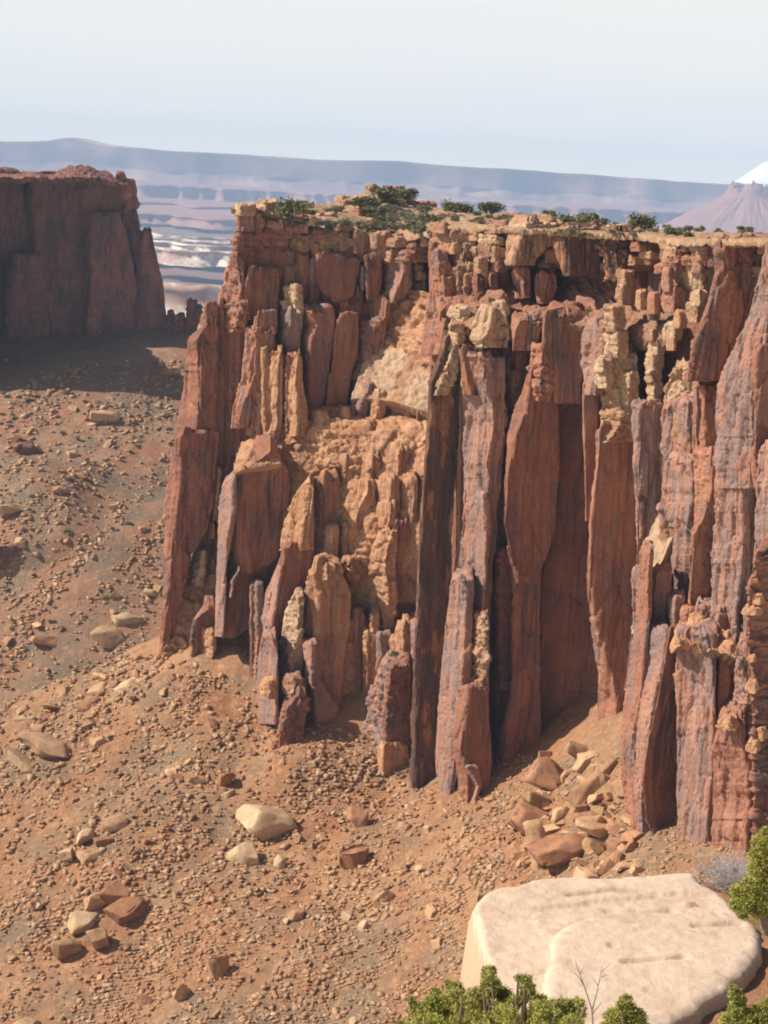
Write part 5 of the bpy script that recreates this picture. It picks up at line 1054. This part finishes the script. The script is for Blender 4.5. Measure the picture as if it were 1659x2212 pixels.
slab('rock_slab', [(1585, 2150), (1620, 2110), (1680, 2060), (1760, 2060), (1760, 2240), (1600, 2240)], ZS - .1, .2, .3, 'pale slab cut by the bottom right corner, across the red sand gap', 7, drop=.4)
def sand_z(q):
    p3 = np.concatenate([q, np.zeros(q.shape[:-1] + (1,))], -1)
    e = flat(1500, 2300, ZS)[0] - .6
    left = flat(1090, 1905, ZS)[0]
    z = ZS - .10 + .06 * fbm(p3 * .8, 4, 44) + .03 * fbm(p3 * 4, 3, 45)
    back = flat(1500, 1893, ZS)[1]
    z = z - 2.2 * np.maximum(0, q[..., 1] - back) - 4 * np.maximum(0, left + 1.2 - q[..., 0])
    return np.maximum(z, ZS - 60)
sheet('red_sand', sand_z, (flat(1090, 1905, ZS)[0] - 3, 9.5), (4, 26), .06, M['sand'])

# foreground plants
def spray_tree(name, blobs, base, label, n, ln, wd, mat, seed, limbs=True, cat='juniper tree', trunk_mat='bark', extra=None):
    r = np.random.RandomState(seed); W = [tuple(P(u, v, Y)) + (s * Y / F,) for u, v, s, Y in blobs]
    t = empty(name, tuple(base)); tag(t, label, cat)
    V, Q = leaf_cloud(W, n, ln, wd, seed, .8); o = link('crown', V - np.array(base), Q, M[mat], t)
    b = np.array(base, float); mid = np.mean([w_[:3] for w_ in W], 0) * .5 + b * .5; mid[2] = b[2] + .45 * (mid[2] * 2 - b[2] - b[2]) if False else mid[2]
    paths = [limb(b, mid, .16, .09, r, 8)] + [limb(mid, np.array(w_[:3]) - np.array([0, 0, .35 * w_[3]]), .03, .006, r, 8, .2) for w_ in W]
    for w_ in W:      # short fine twigs through each tuft
        for _ in range(7):
            d = r.normal(size=3); d /= np.linalg.norm(d); d[2] = abs(d[2]) * .7
            paths.append(limb(w_[:3], np.array(w_[:3]) + d * w_[3] * .9, .012, .003, r, 5, .2))
    if extra: paths += extra(r)
    TV, TQ = tube(paths, 6); link('trunk', TV - b, TQ, M[trunk_mat], t, True)
    return t
jb = []
rj = random.Random(3)
for (u, v, s) in ((905, 2185, 26), (935, 2165, 30), (925, 2205, 34), (968, 2175, 34), (985, 2140, 26), (1005, 2180, 38), (1030, 2150, 28), (1058, 2118, 24), (1062, 2095, 14), (1050, 2180, 38), (1085, 2150, 28), (1110, 2165, 22), (1135, 2118, 20), (1140, 2150, 24), (1168, 2160, 20), (1182, 2190, 26), (1215, 2175, 26), (1240, 2172, 24), (1225, 2205, 30), (1145, 2205, 30), (950, 2230, 40), (1050, 2230, 44), (1150, 2240, 40), (1225, 2235, 34), (870, 2215, 20), (985, 2108 + 40, 20), (1255, 2190, 14), (1090, 2190, 30)):
    jb.append((u, v, s * .8, 8.3 + rj.uniform(-.5, .5)))
    for _ in range(2):
        jb.append((u + rj.uniform(-1, 1) * s * .8, v + rj.uniform(-.9, .7) * s, s * rj.uniform(.3, .5), 8.3 + rj.uniform(-.5, .5)))
for _ in range(34): jb.append((rj.uniform(890, 1255), rj.uniform(2172, 2250), rj.uniform(18, 30), 8.0 + rj.uniform(-.5, .5)))
gb = P(1080, 2900, 8.4)
def stubs(r):
    out = []
    for u0, v0, u1, v1, rr_ in ((1102, 2280, 1108, 2165, .016), (1116, 2280, 1128, 2172, .014), (1095, 2280, 1082, 2200, .009), (1150, 2280, 1160, 2205, .010)):
        out.append(limb(P(u0, v0, 7.9), P(u1, v1, 7.9), rr_, rr_ * .5, r, 8, .08))
    return out
spray_tree('juniper_tree', jb, gb, 'yellow green juniper top with dead stubs along the bottom edge, in front of the slab', 150000, .021, .0055, 'bright', 21, extra=stubs)
jb2 = [(1350, 2185, 24, 8.6), (1352, 2160, 14, 8.6), (1330, 2200, 24, 8.6), (1372, 2200, 26, 8.6), (1350, 2225, 34, 8.6), (1315, 2222, 20, 8.6), (1385, 2225, 22, 8.6), (1345, 2172, 14, 8.5), (1365, 2178, 12, 8.7)]
spray_tree('juniper_tree', jb2, P(1350, 2850, 8.6), 'single pointed juniper tip at the bottom edge, right of the dead twig', 22000, .021, .0055, 'bright', 22)
jb3 = [(1588, 2150, 16, 8.6), (1592, 2180, 22, 8.6), (1610, 2200, 26, 8.6), (1575, 2205, 20, 8.6), (1645, 2185, 22, 8.6), (1655, 2205, 26, 8.6), (1630, 2225, 30, 8.6), (1590, 2230, 26, 8.6), (1668, 2170, 18, 8.6), (1583, 2135, 9, 8.6), (1605, 2160, 9, 8.6)]
spray_tree('juniper_tree', jb3, P(1620, 2850, 8.6), 'juniper tips in the bottom right corner', 32000, .021, .0055, 'bright', 23)
jb4 = [(1650, 1820, 24, 16.2), (1640, 1848, 26, 16.2), (1660, 1850, 34, 16.2), (1636, 1880, 20, 16.2), (1650, 1895, 30, 16.2), (1625, 1915, 26, 16.2), (1600, 1930, 24, 16.1), (1590, 1955, 16, 16), (1640, 1935, 34, 16.2), (1612, 1950, 24, 16), (1665, 1960, 30, 16.2), (1680, 1830, 44, 16.2), (1690, 1900, 44, 16.2), (1655, 1798, 14, 16.2), (1632, 1820, 10, 16.2), (1605, 1975, 14, 15.9), (1640, 1965, 22, 16)]
spray_tree('juniper_tree', jb4, P(1672, 2000, 16.2), 'yellow green juniper cut by the right edge beside the slab', 60000, .038, .010, 'bright', 24)

def twig_shrub(name, u, v, Y, h, wd, n, label, seed, r0=.008, lean=0, cat='shrub'):
    r = np.random.RandomState(seed); b = P(u, v, Y); t = empty(name, tuple(b)); tag(t, label, cat); paths = []
    def grow(a, d, L_, rad, lev):
        e = a + d * L_; paths.append(limb(a, e, rad, rad * .55, r, 6, .25))
        if lev == 0: return
        for _ in range(3 if lev > 1 else 3):
            nd = d + r.normal(size=3) * np.array([.6, .6, .4]); nd /= np.linalg.norm(nd); grow(a + d * L_ * r.uniform(.45, 1), nd, L_ * r.uniform(.45, .75), rad * .55, lev - 1)
    for _ in range(n):
        d = np.array([r.normal() * wd + lean, r.normal() * wd, 1.0]); d /= np.linalg.norm(d); grow(np.zeros(3) + r.normal(size=3) * np.array([.06, .06, 0]), d, h * r.uniform(.4, .65), r0, 3)
    TV, TQ = tube(paths, 4); link('branches', TV, TQ, M['twig'], t); return t
g1 = flat(1565, 1930, ZS - .15); 
twig_shrub('grey_shrub', 1555, 1925, g1[1], .56, .95, 44, 'leafless silver grey shrub on red sand at the far end of the slab', 5, .006)
twig_shrub('grey_shrub', 1595, 1918, g1[1] + .2, .52, .8, 34, 'leafless grey shrub squeezed between the silver shrub and the right edge juniper', 6, .006)
def dead_twig():
    r = np.random.RandomState(8); b = P(1282, 2230, 8.7); t = empty('dead_twig', tuple(b)); tag(t, 'thin bare forked dead branch standing in front of the bright slab', 'branch'); pp = []
    for pts, r0 in (([(1282, 2230), (1278, 2180), (1262, 2130), (1245, 2085)], .006), ([(1279, 2185), (1290, 2140), (1298, 2100), (1322, 2078)], .0055), ([(1262, 2130), (1250, 2110), (1238, 2100)], .0035), ([(1252, 2105), (1262, 2088)], .003), ([(1245, 2085), (1243, 2072)], .003), ([(1292, 2130), (1280, 2112)], .003), ([(1298, 2100), (1302, 2082)], .003), ([(1280, 2190), (1300, 2165)], .003), ([(1300, 2110), (1316, 2104)], .003)):
        q = [tuple(P(u, v, 8.7) - b) for u, v in pts]; n = len(q); pp.append([a + (r0 * (1 - .6 * i / max(1, n - 1)),) for i, a in enumerate(q)])
    TV, TQ = tube(pp, 5); link('stem', TV, TQ, M['twig'], t)
dead_twig()
def tuft(u, v, n, h, seed, label):
    b2 = flat(u, v, ZS - .15); b = np.array([b2[0], b2[1], ZS - .19]); r = np.random.RandomState(seed); t = None; pp = []
    for _ in range(n):
        d = r.normal(size=3) * np.array([.5, .5, 0]) + np.array([0, 0, 1]); s = r.normal(size=3) * np.array([.13, .13, 0]); L_ = h * r.uniform(.5, 1.1)
        pp.append([tuple(s + d * L_ * k_ + np.array([0, 0, -.25 * L_ * k_ * k_])) + (.004 * (1.05 - k_),) for k_ in (0, .35, .7, 1)])
    TV, TQ = tube(pp, 3); return tag(link('grass_tuft', TV, TQ, M['tuft'], None, False, tuple(b)), label, 'grass tuft')
tuft(1650, 2010, 160, .38, 1, 'straw yellow grass tuft under the right edge juniper'); tuft(1625, 1990, 120, .26, 2, 'small straw tuft at the corner of the slab, left of the yellow tuft'); tuft(1662, 2040, 90, .22, 3, 'low dry tuft on the red sand just below the yellow tuft')

# ------------------------------------------------------------------ air
hz = bpy.data.materials.new('haze_air'); hz.use_nodes = True; t = hz.node_tree; t.nodes.clear()
ho = t.nodes.new('ShaderNodeOutputMaterial'); pv = t.nodes.new('ShaderNodeVolumePrincipled'); t.links.new(pv.outputs[0], ho.inputs['Volume'])
pv.inputs['Color'].default_value = (0.48, 0.70, 1.0, 1); pv.inputs['Density'].default_value = 7.5e-5; pv.inputs['Anisotropy'].default_value = 0.0
me = bpy.data.meshes.new('haze'); bmz = bmesh.new(); bmesh.ops.create_cube(bmz, size=1); bmz.to_mesh(me); bmz.free(); me.materials.append(hz)
hb = bpy.data.objects.new('haze', me); COL.objects.link(hb)
zlo, zhi = -1900.0, ZHAZE
hb.scale = (20000, 14700, zhi - zlo); hb.location = (1000, 7150, (zlo + zhi) / 2); hb['kind'] = 'stuff'
